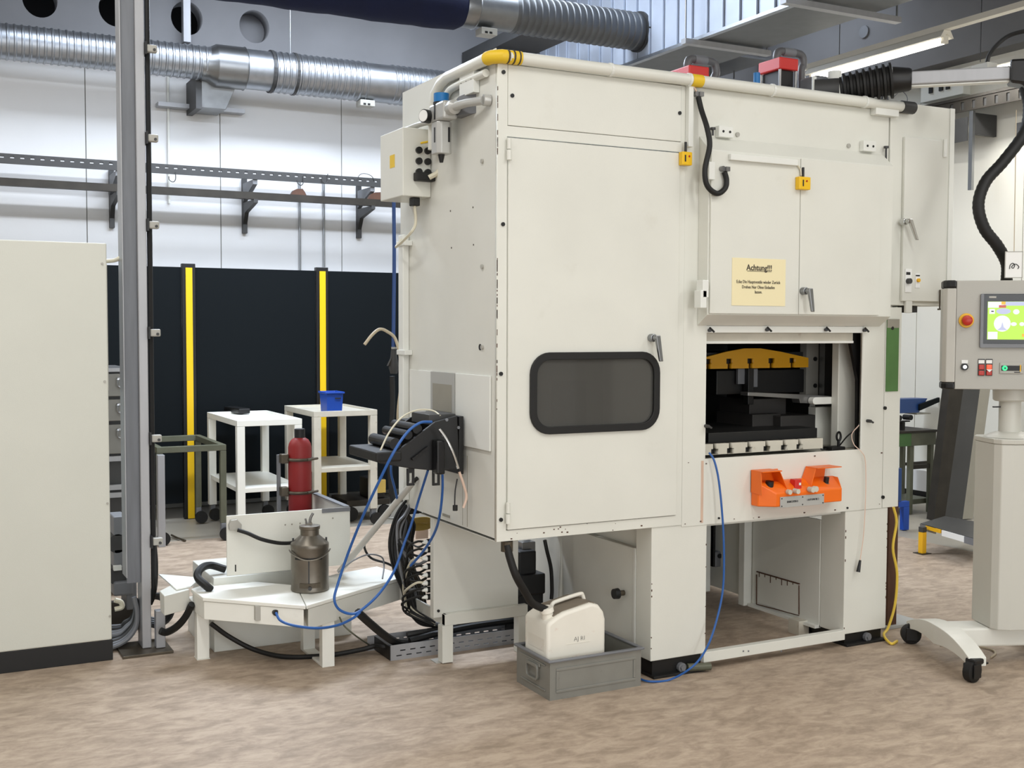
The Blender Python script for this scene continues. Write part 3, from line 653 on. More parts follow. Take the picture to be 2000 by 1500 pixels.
p0, p1, p2 = PY(1456, 768, 4.56), PY(1560, 778, 4.56), PY(1622, 782, 4.56)
ar = MB().prism([(p0.x, p0.z-.012), (p0.x, p0.z+.006), (p1.x, PY(1560, 770, 4.56).z), (p2.x, PY(1620, 773, 4.56).z), (p2.x+.006, p2.z-.012), (p2.x-.02, PY(1615, 789, 4.56).z), (PY(1558, 787, 4.56).x, PY(1558, 787, 4.56).z), (PY(1556, 779, 4.56).x, PY(1556, 779, 4.56).z)], 'y', 4.54, 4.60).build('swing_arm', 'tool_steel', pr_, .002)
q = PY(1638, 858, 4.40)
jy = thing('black_clamp', 'small black clamp with ring lying at the right of the press table', 'clamp', (q.x, 4.40, cz0))
MB().box(q.x-.07, q.x+.02, 4.37, 4.44, cz0+.001, cz0+.02).build('base', 'rubber', jy, .005); MB().cyl((q.x, 4.4, cz0+.02), (q.x, 4.4, cz0+.05), .008, n=8).build('stem', 'black', jy)
MB().rings([(q.x+.014*math.cos(t), 4.4, cz0+.07+.022*math.sin(t)) for t in [2*math.pi*i/16 for i in range(17)]], [.006]*17, 6).build('ring', 'black', jy)
tubething('thin_cable', 'black', [PY(1560, 853, 4.5), PY(1590, 858, 4.48), PY(1603, 866, 4.44), PY(1605, 878, 4.42), PY(1625, 873, 4.41)], .004, 'thin black cable lying across the right end of the press table', 'cable', n=6)
tubething('thin_cable', 'black', [PY(1640, 870, 4.38), PY(1655, 852, 4.33), PY(1672, 838, 4.30), PY(1678, 828, 4.30)], .0035, 'thin black cable from the clamp up to the right jamb', 'cable', n=6)
# lower apron details, pillar, green gauge
box('corner_pillar', 'cream', pr_, 4.376, XE, YF+.001, YF+.03, .690, P(1740, 600).z, .002)
box('right_side_sheet', 'cream_side', pr_, XE-.004, XE, YF+.031, 5.8, .69, 1.72)
box('right_side_sheet', 'cream_side', pr_, XE-.004, XE, 4.62, 5.8, 1.7205, ZT-.011)
a1, b1 = P(1731, 623), P(1754, 764); gs = box('gauge_strip', 'green_strip', pr_, a1.x+.003, b1.x-.004, YF-.004, YF+.0005, b1.z, a1.z, .001, label='green translucent strip'); box('strip_cap', 'interior_grey', gs, a1.x+.003, b1.x-.004, YF-.0052, YF-.0042, a1.z-.045, a1.z)
box('apron_back', 'interior', pr_, 3.125, 4.47, YF+.03, YF+.05, .70, .965)
# legs
box('front_leg', 'cream', pr_, 2.957, 3.268, YF+.006, 4.414, .080, .6999, .004)
box('front_leg', 'cream', pr_, 4.130, 4.420, YF+.006, 4.46, .062, .689, .004)
sp1 = box('side_panel', 'cream_side', pr_, 2.965, 2.975, 4.416, 5.0, .09, .575, .002)
box('side_panel', 'cream_side', pr_, 3.0, 3.01, 4.416, 5.9, .576, .699)
box('base_block', 'cream_side', pr_, 2.98, 3.25, 4.8, 5.9, .10, .574)
for y0, y1 in ((4.416, 4.43),): box('edge_strip', 'cream_light', pr_, 2.955, 2.964, y0, y1, .09, .58)
sp2 = box('side_panel', 'cream_side', pr_, 4.128, 4.14, 4.462, 5.0, .055, .62, .002)
def px4(a, b): return PX(a, b, 4.124)
a1, b1 = px4(1560, 1150), px4(1479, 1150)
for (aa, bb_) in (((1561, 1143), (1561, 1200)), ((1478, 1122), (1478, 1180)), ((1478, 1180), (1561, 1202))):
    u_, v_ = px4(*aa), px4(*bb_); MB().bar((4.1222, u_.y, u_.z), (4.1222, v_.y, v_.z), .004, .004).build('panel_joint', 'brown_dark', pr_)
hp = box('access_panel', 'cream_side', pr_, 4.1225, 4.1275, px4(1560, 1170).y, px4(1479, 1170).y, px4(1520, 1190).z, px4(1520, 1130).z, .002)
for i in range(7): 
    y = px4(1483+i*11, 1150).y; box('oil_streak', 'brown_dark', hp, 4.1215, 4.1224, y-.003, y+.003, px4(1520, 1128+random.random()*16).z-.012, px4(1520, 1130).z+.004)
box('access_panel_gap', 'brown_dark', pr_, 4.1222, 4.1278, px4(1561, 1170).y, px4(1477, 1170).y, px4(1520, 1130).z+.001, px4(1520, 1130).z+.007)
box('ledge', 'cream_light', pr_, 4.10, 4.14, 4.462, 5.0, .055, .07)
box('base_block', 'cream_side', pr_, 4.142, 4.42, 5.0, 5.95, .09, .689)
box('rear_leg', 'cream_side', pr_, 4.08, 4.14, 5.01, 5.06, .055, .689, .004)
box('rear_frame', 'cream_side', pr_, 3.25, 4.14, 5.95, 5.97, .30, .689)
box('rear_frame', 'cream', pr_, 3.40, 3.78, 5.55, 5.65, .10, .34, .004)
box('rear_rail', 'interior_dark', pr_, 3.25, 4.14, 5.9, 5.94, .03, .12)
box('rear_leg', 'cream_side', pr_, 4.0, 4.07, 5.3, 5.9, .08, .689, .004)
box('under_plate', 'cream_side', pr_, 3.27, 4.125, YF+.035, 5.94, .675, .688)
box('under_shade_box', 'interior_dark', pr_, 3.72, 4.08, YF+.12, 4.9, .655, .674)  # dark box added in place of shade, covering a bright leak
q = PY(1417, 1091, 5.3); gb = box('grey_box', 'grey_mid', pr_, q.x-.075, q.x+.075, 5.3, 5.45, q.z-.045, q.z+.045, .006)
for s in (-.045, .045): MB().cyl((q.x+s, 5.294, q.z+.02), (q.x+s, 5.2995, q.z+.02), .014, n=12).build('knob', 'black', gb)
box('bracket', 'black', pr_, q.x-.09, q.x-.075, 5.3, 5.45, q.z-.04, .674)
box('wood_block', 'dirty_white', pr_, PZ(1532, 1232).x, 4.14, 4.55, 4.63, 0, .075)
# feet
for (x0_, x1_, y0_) in ((2.975, 3.25, YF+.02), (4.15, 4.40, YF+.02)):
    ft = box('foot', 'black', pr_, x0_, x1_, y0_, y0_+.32, 0.012, .079 if x0_ < 4 else .061)
    box('foot_plate', 'rubber', ft, x0_-.01, x1_+.01, y0_-.03, y0_+.34, 0, .012, .002)
    MB().cyl(((x0_+x1_)/2+.02, y0_-.02, .03), ((x0_+x1_)/2+.02, y0_-.001, .03), .022, n=12).cyl(((x0_+x1_)/2+.02, y0_-.028, .03), ((x0_+x1_)/2+.02, y0_-.021, .03), .013, n=6).build('levelling_bolt', 'grey_mid', ft)
MB().cyl((3.16, YF-.0, .028), (3.27, YF-.03, .026), .018, n=12).build('roller_pin', 'sage', pr_)
cr_ = box('cross_rail', 'cream', pr_, 3.25, 4.129, YF-.006, YF+.03, P(1380, 1293).z, P(1500, 1254).z, .002)
for a in (1450, 1460, 1524): q = P(a, 1271); MB().cyl((q.x, YF-.009, q.z), (q.x, YF-.0055, q.z), .004, n=8).build('rivet', 'grey_mid', cr_)
# knob on side panel
q = PX(1216, 1158, 2.955); kn = MB().cyl((2.962, q.y, q.z), (2.93, q.y, q.z), .013, n=12).build('knob_stem', 'brown_bracket', pr_); MB().cyl((2.93, q.y, q.z), (2.905, q.y, q.z), .026, .024, n=20).build('knob', 'black', kn)
# pipe rail around the top
yr, zr = YF-.028, PY(1150, 131, YF-.028).z; xr_ = XL-.028
MB().tube([(xr_+.06, yr, zr), (P(1765, 208).x, yr, zr)], .026, 14, 1).build('pipe_rail', 'cream', pr_, smooth=True)
MB().rings([(xr_+.07, yr, zr), (xr_+.03, yr+.008, zr), (xr_+.008, yr+.03, zr), (xr_, yr+.08, zr), (xr_, 4.72, zr), (xr_, 4.80, zr-.015), (xr_, 4.86, zr-.05), (xr_, 4.88, zr-.12), (xr_, 4.885, zr-.30)], [.026]*4+[.024]*5, 14).build('pipe_rail', 'cream', pr_, smooth=True)
MB().tube([(xr_+.012, 4.36, zr-.05), (xr_+.012, 4.66, zr-.05), (xr_+.01, 4.75, zr-.07), (xr_, 4.79, zr-.14), (xr_, 4.80, zr-.25)], .017, 12).build('pipe_rail', 'cream', pr_, smooth=True)
for x in (P(1185, 130).x, P(1338, 150).x, P(1500, 170).x, P(1680, 195).x): MB().cyl((x-.006, yr, zr), (x+.006, yr, zr), .030, n=16).build('pipe_clip', 'cream_light', pr_)
box('pipe_bracket', 'cream_light', pr_, P(1700, 200).x, P(1745, 200).x, YF-.04, YF, zr-.055, zr-.02, .003)
MB().cyl((P(1752, 206).x, yr, zr), (P(1775, 209).x, yr, zr), .031, n=16).build('end_cap', 'grey_dark', pr_, smooth=True)
MB().rings([(xr_+.12, yr, zr), (xr_+.035, yr+.004, zr), (xr_+.004, yr+.035, zr), (xr_-.001, yr+.07, zr)], [.0285]*4, 14).build('hazard_tape', 'hazard_yellow', pr_, smooth=True)
for i in range(3): MB().rings([(xr_+.11-.025*i, yr-.001, zr), (xr_+.104-.025*i, yr-.001, zr)], [.0292]*2, 14).build('tape_stripe', 'ink', pr_)
x = P(1352, 150).x; MB().rings([(x-.03, yr, zr), (x+.03, yr, zr)], [.0285]*2, 14).build('hazard_tape', 'hazard_yellow', pr_, smooth=True)
MB().tube([(x, yr-.02, zr-.015), P(1352, 162, YF-.03), P(1360, 178, YF-.02)], .004, 6).build('cable', 'pink_cable', pr_)
# black cable loop on the front
tubething('cable_loop', 'rubber', [PY(1364, 190, YF-.02), PY(1370, 215, YF-.04), PY(1381, 250, yH-.015), PY(1386, 285, yH-.03), PY(1377, 330, yH-.035), PY(1381, 362, yH-.035), PY(1400, 378, yH-.035), PY(1416, 368, yH-.035), PY(1419, 352, yH-.03), PY(1415, 336, yH-.03)], .0125, 'thick black cable hanging in a loop on the press front', 'cable', n=10)
for (a, b, y) in ((1357, 184, YF), (1408, 330, yH-.012)):
    q = PY(a, b, y); MB().cyl((q.x, y-.02, q.z), (q.x, y, q.z), .012, n=10).box(q.x+.008, q.x+.03, y-.03, y-.005, q.z-.012, q.z+.008).build('cable_clip', 'tool_steel', pr_)
# side details
a1, b1 = PX(803, 721, XL), PX(957, 881, XL)
box('cover_panel', 'cream_light', pr_, XL-.010, XL-.001, a1.y-.0, PX(846, 727, XL).y+.002, b1.z-.0, a1.z, .002)
box('cover_panel', 'cream_light', pr_, XL-.010, XL-.001, PX(960, 881, XL).y, PX(893, 729, XL).y, b1.z, a1.z, .002)
box('guide_plate', 'plate_grey', pr_, XL-.014, XL-.001, PX(893, 729, XL).y+.004, PX(846, 727, XL).y-.002, .99, PX(870, 728, XL).z+.002)
box('plate_window', 'interior_grey', pr_, XL-.0165, XL-.0145, PX(888, 729, XL).y+.002, PX(851, 727, XL).y, 1.22, PX(870, 750, XL).z)
for (a, b) in ((880, 412), (924, 405), (882, 484), (925, 478)):
    q = PX(a, b, XL); MB().cyl((XL-.0015, q.y, q.z), (XL+.002, q.y, q.z), .004, n=8).build('screw_hole', 'ink', pr_)
for (a, b) in ((943, 315), (943, 521), (943, 678), (937, 848)):
    q = PX(a, b, XL); MB().cyl((XL-.008, q.y, q.z), (XL+.002, q.y, q.z), .010, n=10).build('bolt_head', 'grey_panel', pr_)
q = PX(938, 678, XL); MB().cyl((XL-.0015, q.y, q.z), (XL+.002, q.y, q.z), .014, n=12).build('plug_cap', 'black', pr_)
q = PX(872, 1007, XL); box('slot_plate', 'interior_grey', pr_, XL-.003, XL-.0005, q.y-.04, q.y+.04, q.z-.006, q.z+.006)
a1, b1 = PX(909, 153, XL), PX(937, 167, XL); bk = box('bracket', 'cream_light', pr_, XL-.03, XL-.001, b1.y, a1.y, b1.z-.03, a1.z+.005, .002)
for f_ in (.15, .5, .85): MB().cyl((XL-.032, b1.y+(a1.y-b1.y)*f_, a1.z-.025), (XL-.0295, b1.y+(a1.y-b1.y)*f_, a1.z-.025), .006, n=8).build('screw_hole', 'ink', bk)
# vertical conduit on rear edge
MB().box(XL-.035, XL-.001, 5.24, 5.30, .75, 2.06).build('conduit_cover', 'cream_light', pr_, .004)
for b in (473, 689): q = PX(797, b, XL-.04); box('conduit_clip', 'cream_light', pr_, XL-.041, XL-.0005, 5.20, 5.31, q.z-.012, q.z+.012, .002)
# machine rear stiffener visible under black fence corner
box('rear_post', 'cream_side', pr_, XL+.01, XL+.05, 5.33, 5.38, .75, 2.4)
# ------------------------------------------------------------------ right upper control cabinet
cc = thing('control_cabinet', 'cream steel cabinet mounted at the upper right of the press', 'cabinet', (4.6, 4.45, 1.73))
c0, c1 = P(1736, 400).x, P(1858, 400).x; zc0, zc1 = P(1790, 597).z, P(1800, 205).z
box('housing', 'cream', cc, c0, c1, YF-.003, YF+.33, zc0, zc1, .004)
box('edge_strip', 'cream_light', cc, c1-.03, c1+.003, YF-.01, YF-.002, zc0, zc1, .002)
a1, b1 = P(1759, 280), P(1847, 590); cdr = box('door', 'cream_side', cc, P(1759, 420).x, P(1842, 420).x, YF-.022, YF-.004, P(1800, 589).z, P(1800, 272).z, .004)
lever(cdr, 1776, 432, 1791, 469, YF-.022, m='chrome')
for b in (290, 565): q = P(1843, b, YF-.02); MB().cyl((q.x, YF-.03, q.z-.045), (q.x, YF-.03, q.z+.045), .010, n=10).build('hinge', 'cream_light', cc)
q = PY(1774, 548, YF-.024); kp = box('switch_plate', 'paper_white', cdr, q.x-.022, q.x+.022, YF-.026, YF-.0225, q.z-.06, q.z+.06, .001)
q = PY(1774, 549, YF-.03); kk = MB().cyl((q.x, YF-.0225, q.z), (q.x, YF-.045, q.z), .014, n=14).build('rotary_knob', 'grey_dark', cdr)
q = PY(1775, 534, YF-.03); box('label_plate', 'ink_dark', cdr, q.x-.014, q.x+.014, YF-.0272, YF-.0262, q.z-.007, q.z+.007)
q = PY(1794, 549, YF-.03); box('switch_plate', 'paper_white', cdr, q.x-.016, q.x+.016, YF-.025, YF-.0225, q.z-.035, q.z+.04, .001); MB().cyl((q.x, YF-.0255, q.z+.004), (q.x, YF-.035, q.z+.004), .010, n=12).build('warning_disc', 'estop_yellow', cdr); q = PY(1794, 538, YF-.03); box('label_plate', 'ink_dark', cdr, q.x-.014, q.x+.014, YF-.0262, YF-.0252, q.z-.004, q.z+.003)
q = PY(1773, 598, YF-.01); box('latch_tab', 'cream_side', cc, q.x-.022, q.x+.022, YF-.02, YF-.0045, q.z-.035, q.z+.05, .003)
box('cable_gland', 'interior', cc, q.x+.025, q.x+.1, YF+.02, YF+.12, zc0-.035, zc0-.001)
q = PY(1833, 600, YF-.02); MB().cyl((q.x, YF-.028, q.z-.01), (q.x, YF-.028, q.z+.09), .004, n=8).cyl((q.x, YF-.028, q.z-.015), (q.x, YF-.028, q.z-.007), .012, n=10).build('latch_rod', 'brown_bracket', cc)
for (a, b) in ((1732, 345), (1730, 457), (1727, 577)): q = P(a, b); MB().cyl((q.x+.015, YF-.009, q.z), (q.x+.015, YF-.0031, q.z), .009, n=14).build('plug_cap', 'black', cc)
# ------------------------------------------------------------------ orange two-hand console
oc = thing('two_hand_console', 'orange two-hand control console with shrouded push buttons on the press front', 'control console', (3.78, YF-.06, .74))
yo = YF-.10
def O(a, b, y=yo): return PY(a, b, y)
ox_l, ox_r = PY(1467, 950, YF).x, PY(1631, 950, YF-.02).x
zb_, zt_ = PY(1500, 992, yo).z, PY(1500, 966, yo).z
base = [(ox_l, YF), (ox_r, YF), (ox_r-.0, YF-.04), (ox_r-.03, yo), (ox_l+.07, yo), (ox_l, YF-.05)]
lo = [(x, y, zb_+.0) for x, y in base]; hi = [(x, y, zt_ if y < YF-.06 else zt_+.05) for x, y in base]
MB().hexa(lo, hi).build('housing', 'orange', oc, .005)
def shroud(xa, xb, zz, open_right):
    mb = MB(); t = .004; ztop = zz
    mb.hexa([(xa, YF-.002, zt_), (xa, YF-.085, zt_-.005), (xa+t, YF-.085, zt_-.005), (xa+t, YF-.002, zt_)], [(xa, YF-.002, ztop), (xa, YF-.075, ztop), (xa+t, YF-.075, ztop), (xa+t, YF-.002, ztop)])
    mb.hexa([(xb, YF-.002, zt_), (xb, YF-.085, zt_-.005), (xb+t, YF-.085, zt_-.005), (xb+t, YF-.002, zt_)], [(xb-.05, YF-.002, ztop), (xb-.05, YF-.075, ztop), (xb-.05+t, YF-.075, ztop), (xb-.05+t, YF-.002, ztop)])
    mb.box(xa, xb-.046, YF-.09, YF-.002, ztop-.002, ztop+.003)
    mb.box(xa, xb, YF-.006, YF-.002, zt_, ztop)
    return mb
xa, xb = ox_l, O(1545, 940).x
xa -= .0045
shroud(xa, xb, PY(1480, 921, YF-.05).z, 0).build('left_shroud', 'orange', oc, .001)
xc, xd = PY(1572, 940, YF-.05).x, PY(1625, 940, YF-.05).x; zz = PY(1590, 914, YF-.05).z
mb = MB(); mb.hexa([(xc, YF-.085, zt_), (xc+.004, YF-.085, zt_), (xc+.004, YF-.002, zt_), (xc, YF-.002, zt_)], [(xc+.045, YF-.075, zz), (xc+.049, YF-.075, zz), (xc+.049, YF-.002, zz), (xc+.045, YF-.002, zz)])
mb.hexa([(xc+.02, YF-.010, zt_), (xd-.02, YF-.010, zt_), (xd-.02, YF-.004, zt_), (xc+.02, YF-.004, zt_)], [(xc+.045, YF-.010, zz), (xd-.005, YF-.010, zz), (xd-.005, YF-.004, zz), (xc+.045, YF-.004, zz)])
mb.box(xc+.045, xd+.025, YF-.09, YF-.003, zz, zz+.004); mb.build('right_shroud', 'orange', oc, .001)
for (a, b, r) in ((1502, 948, .020), (1613, 944, .013)):
    q = PY(a, b, YF-.05); MB().cyl((q.x, YF-.05, zt_+.02), (q.x, YF-.055, zt_+.055), r, n=18).build('push_button', 'interior_dark', oc, smooth=True); MB().cyl((q.x, YF-.05, zt_+.012), (q.x, YF-.053, zt_+.026), r*1.15, n=18).build('button_ring', 'tool_steel', oc)
q = PY(1553, 932, YF-.06); MB().box(q.x-.02, q.x+.02, YF-.085, YF-.045, zt_+.0, zt_+.058).build('key_guard', 'red_pump', oc, .004); box('label_dot', 'paper_white', oc, q.x+.002, q.x+.014, YF-.0865, YF-.0855, zt_+.03, zt_+.042)
for (a, b, r, dd) in ((1541, 961, .012, .02), (1554, 959, .012, .03), (1583, 956, .013, .03), (1592, 955, .014, .02)):
    q = PY(a, b, yo-.01); MB().cyl((q.x, yo, q.z), (q.x, yo-dd, q.z), r, n=16).build('selector_knob', 'dirty_white', oc, smooth=True)
a1, b1 = O(1523, 972), O(1608, 986); zpl0, zpl1 = PY(1560, 989, yo-.004).z, PY(1560, 968, yo-.004).z
npl = box('name_plate', 'plate_grey', oc, a1.x, b1.x, yo-.005, yo-.0005, zpl0, zpl1, .001, label='brushed metal name plate')
for f1 in (.03, .5, .97):
    for f2 in (.15, .85): MB().cyl((a1.x+(b1.x-a1.x)*f1, yo-.007, zpl0+(zpl1-zpl0)*f2), (a1.x+(b1.x-a1.x)*f1, yo-.005, zpl0+(zpl1-zpl0)*f2), .003, n=8).build('rivet', 'ink_dark', npl)
w_ = b1.x-a1.x; zm = (zpl0+zpl1)/2
text('EINRICHTEN 0', .014, (a1.x+w_*.27, yo-.006, zm), X3, Z3, 'ink_dark', npl, sx=.75); text('I AUTOMATIK 2', .014, (a1.x+w_*.74, yo-.006, zm+.002), X3, Z3, 'ink_dark', npl, sx=.75)
# ------------------------------------------------------------------ pumps on top
def pump(a, b, y, lab, far):
    q = PY(a, b, y); zt0 = ZT+.004
    t = thing('lubrication_pump', lab, 'pump', (q.x, y, zt0)); zc = q.z
    r = .075
    box('red_cover', 'red_pump', t, q.x-.065, q.x+.065, y-.09, y+.09, zc-.032, zc+.032, .006)
    box('motor_block', 'interior_dark', t, q.x-.045, q.x+.045, y-.07, y+.07, zt0+.002, zc-.034)
    for sx_ in (-1, 1):
        for sy_ in (-1, 1): MB().cyl((q.x+sx_*.055, y+sy_*.08, zt0), (q.x+sx_*.055, y+sy_*.08, zc-.033), .008, n=10).build('support_post', 'tool_steel', t)
    MB().tube([(q.x-.01, y, zc+.033), (q.x-.01, y, zc+.062), (q.x+.012, y, zc+.086), (q.x+.13, y, zc+.088), (q.x+.168, y, zc+.074), (q.x+.178, y, zc+.03), (q.x+.165, y, zc-.02), (q.x+.178, y, zt0)], .022, 12).build('hose_elbow', 'elbow_grey', t, smooth=True)
    MB().cyl((q.x+.03, y, zc+.087), (q.x+.11, y, zc+.088), .0245, n=14).build('pipe_sleeve', 'grey_plastic', t, smooth=True)
pump(1520, 131, 4.95, 'red-topped lubrication pump with grey pipe elbow, right one on the press top', False)
pump(1346, 147, 5.05, 'red-topped lubrication pump mostly hidden, left one on the press top', True)
q = PY(1478, 150, 4.8); tag(MB().cyl((q.x, 4.8, ZT+.004), (q.x, 4.8, q.z+.02), .018, n=10).build('blue_valve', 'blue_cap', None), 'small blue valve on the press top left of the right pump', 'valve')
for (a, lab) in ((1590, 'upright cream tube on the press top beside the grey elbow'), (1630, 'wide cream post on the press top left of the bellows')):
    yq = 4.68; q = PY(a, 165, yq); r = .012 if a < 1600 else .036
    tag(MB().cyl((q.x, yq, ZT+.004), (q.x, yq, PY(a, 150 if a < 1600 else 140, yq).z), r, n=14).build('stub_post', 'cream_light', None, smooth=True), lab, 'post')
box_d = tag(box('motor_housing', 'grey_mid', None, PY(1594, 165, 4.72).x, PY(1618, 165, 4.72).x, 4.72, 4.85, ZT+.004, PY(1610, 148, 4.72).z, .01), 'dark grey motor housing behind the fluorescent light on the press top', 'motor')
# ------------------------------------------------------------------ swivel arm with bellows
def W(a, b, wd): return CAM + ray(a, b)/F*wd
A0, A1 = W(1780, 151, 5.62), W(1972, 149, 5.50)
zA = (A0.z+A1.z)/2; A0.z = A1.z = zA; dA = (A1-A0).normalized()
sa = thing('swivel_boom', 'horizontal silver swivel arm with black bellows reaching from the press top', 'arm', (A0.x, A0.y, zA-.1))
MB().bar(A0-dA*.05, A1, .075, .064).build('arm_tube', 'alu_paint', sa, .006)
MB().bar(A0-dA*.001-Vector((0, 0, .036)), A1-Vector((0, 0, .036)), .05, .006).build('arm_lower_rib', 'cream_light', sa)
MB().rings([A0-dA*.0, A0-dA*.01, A0-dA*.085, A0-dA*.09], [.050, .056, .066, .066], 20).build('arm_socket', 'black', sa, smooth=True)
B0, B1 = A0-dA*.09, A0-dA*.34; pts, rad = [], []
B1.z -= .03
for i in range(8):
    for t, r in ((0, 1), (.35, 1.0), (.5, .80), (.85, .80)):
        pts.append(B0.lerp(B1, (i+t)/8)); rad.append(r*(.088-.0022*i))
MB().rings(pts, rad, 24).build('bellows', 'rubber', sa, smooth=True)
MB().cyl(B1+dA*.0, B1-dA*.12, .055, n=20).build('arm_base', 'grey_dark', sa, smooth=True)
MB().cyl((B1-dA*.06).to_tuple()[:2]+(ZT+.004,), B1-dA*.06, .045, n=16).build('arm_pedestal', 'grey_dark', sa, smooth=True)
Hd = A1+dA*.08
MB(Matrix.Translation(Hd) @ Matrix.Rotation(math.atan2(dA.y, dA.x), 4, 'Z')).prism([(-.085, .06), (.12, .06), (.12, -.15), (.03, -.15), (-.03, -.06), (-.085, -.05)], 'y', -.06, .06).build('arm_head', 'black_gloss', sa, .012)

q = W(1922, 128, 5.6); box('junction_box', 'grey_panel', sa, q.x-.035, q.x+.035, q.y-.05, q.y+.05, zA+.034, zA+.07, .004)
tubething('cable', 'rubber', [W(1928, 122, 5.58), W(1932, 108, 5.58), W(1945, 90, 5.56), W(1970, 70, 5.54), W(2005, 60, 5.5), W(2040, 55, 5.5)], .010, 'thin black cable arching up from the swivel arm out of the picture', 'cable')
hp_ = [W(2002, 170, 5.5), W(2010, 210, 5.5), W(2000, 260, 5.48), W(1960, 315, 5.46), W(1925, 355, 5.44), W(1911, 400, 5.42), W(1922, 445, 5.42), W(1948, 480, 5.44), W(1966, 515, 5.5), W(1966, 550, 5.55)]
# corrugated hose
P_ = [Vector(p) for p in hp_]; Qp = [P_[0]*2-P_[1]]+P_+[P_[-1]*2-P_[-2]]; out_ = []
for i in range(1, len(Qp)-2):
    a, b, c, d = Qp[i-1:i+3]
    for k in range(10): t = k/10; out_.append(.5*((2*b)+(c-a)*t+(2*a-5*b+4*c-d)*t*t+(3*b-a-3*c+d)*t**3))
tag(MB().rings(out_, [.0285 if i % 2 else .0265 for i in range(len(out_))], 14).build('corrugated_hose', 'rubber', None, smooth=True), 'thick black hose curving down from the swivel arm to the control panel', 'hose')
# eye bolt, thin wires near rail end
q = P(1740, 195, YF-.02); tag(MB().rings([(q.x+.02*math.cos(t), YF+.02, q.z+.012+.02*math.sin(t)) for t in [2*math.pi*i/16 for i in range(17)]], [.005]*17, 6).build('lifting_eye', 'grey_mid', None), 'small steel lifting eye at the right end of the press top', 'eye bolt')
tubething('thin_wire', 'grey_mid', [P(1770, 205, YF-.03), P(1772, 190, YF-.03), P(1760, 178, YF), P(1745, 190, YF)], .0025, 'thin grey wire loop at the right end of the pipe rail', 'wire', n=6)
# ================================================================== things mounted on the press side
# electrical junction box
eb = thing('terminal_box', 'cream electrical box with black plugs mounted high on the press side', 'electrical box', (2.07, 5.05, 2.2))
za, zb_ = PX(843, 385, XL).z, PX(840, 262, XL).z
bx0, bx1, by0, by1 = 2.02, XL-.001, PX(842, 330, XL-.0).y, 5.26
box('housing', 'cream', eb, bx0, bx1, by0, by1, za, zb_+.02, .004)
q = PY(779, 318, by0-.001); 
box('orange_label', 'hazard_yellow', eb, bx0-.0012, bx0-.0002, by0+.1, by0+.16, 2.36, 2.42)
c = PY(828, 300, by0-.01); cx = (bx0+bx1)/2+.03
for i in range(3):
    for j in (0, 1): MB().cyl((cx-.022+.044*j, by0-.014, 2.43-.05*i), (cx-.022+.044*j, by0, 2.43-.05*i), .016, n=12).build('socket', 'black', eb)
box('plug_block', 'rubber', eb, cx-.05, cx+.05, by0-.05, by0-.001, 2.285, 2.325, .006)
MB().tube([(cx+.01, by0-.05, 2.30), (cx+.05, by0-.07, 2.33), (cx+.065, by0-.05, 2.40), (cx+.06, by0-.03, 2.52)], .012, 8).build('cable', 'cream_cable', eb, smooth=True)
MB().tube([(cx-.02, by0-.02, 2.46), (cx+.03, by0-.04, 2.48), (cx+.06, by0-.03, 2.56)], .005, 6).build('cable', 'hazard_yellow', eb)
box('cable_gland', 'black', eb, bx0+.06, bx0+.10, by0+.03, by0+.07, za-.04, za-.001, .004)
MB().tube([(bx0+.08, by0+.05, za-.04), (bx0+.085, by0+.05, za-.12), (bx0+.06, by0+.06, za-.17), (bx0+.065, 5.22, za-.22), (XL-.018, 5.26, 2.05)], .007, 6).build('cable', 'cream_cable', eb, smooth=True)
# filter regulator
fr_ = thing('air_filter_regulator', 'grey and blue compressed air filter regulator on the upper press side', 'regulator', (XL-.09, 4.75, 2.37))
rx = XL-.075; q = PX(862, 219, rx); ry, rz = q.y, q.z
box('regulator_body', 'regulator_grey', fr_, rx-.035, rx+.035, ry-.10, ry+.06, rz-.045, rz+.035, .010)
zc1_, zc0_ = PX(862, 183, rx).z, PX(862, 211, rx).z
MB().cyl((rx, ry+.0, rz+.030), (rx, ry, rz+.042), .037, n=18).build('collar', 'black', fr_, smooth=True)
MB().cyl((rx, ry, rz+.0425), (rx, ry, zc1_), .034, n=20).build('adjusting_knob', 'blue_cap', fr_, smooth=True)
zf0 = PX(862, 302, rx).z
fb_ = MB().prism([(rx-.036, ry-.03), (rx-.02, ry-.045), (rx+.02, ry-.045), (rx+.036, ry-.03), (rx+.036, ry+.03), (rx-.036, ry+.03)], 'z', zf0, rz-.046).build('filter_bowl', 'regulator_grey', fr_, .004)
for zz in (zf0+.05, zf0+.15):
    box('sight_slot', 'black', fb_, rx+.012, rx+.022, ry-.0465, ry-.043, zz, zz+.065); box('sight_slot', 'black', fb_, rx-.0375, rx-.0355, ry-.015, ry-.003, zz, zz+.065)
MB().cyl((rx, ry, zf0-.035), (rx, ry, zf0), .008, .016, n=10).build('drain_valve', 'black', fr_)
gp0 = Vector((rx-.036, ry+.055, rz-.015)); gd = Vector((-.93, -.36, 0)); MB().cyl(gp0, gp0+gd*.034, .030, n=20).build('gauge_rim', 'black', fr_, smooth=True); MB().cyl(gp0+gd*.0342, gp0+gd*.037, .026, n=20).build('gauge_face', 'paper_white', fr_)
box('black_window', 'black', fr_, rx+.0, rx+.030, ry-.103, ry-.1003, rz-.025, rz+.015)
MB().rings([(rx, ry-.10, rz), (rx, ry-.14, rz), (rx, ry-.15, rz), (rx+.01, ry-.24, rz), (XL-.03, ry-.33, rz-.002)], [.032, .032, .02, .018, .018], 14).build('outlet_pipe', 'regulator_grey', fr_, smooth=True)
MB().cyl((XL-.03, ry-.33, rz), (XL-.001, ry-.335, rz), .024, n=14).build('pipe_flange', 'regulator_grey', fr_, smooth=True)
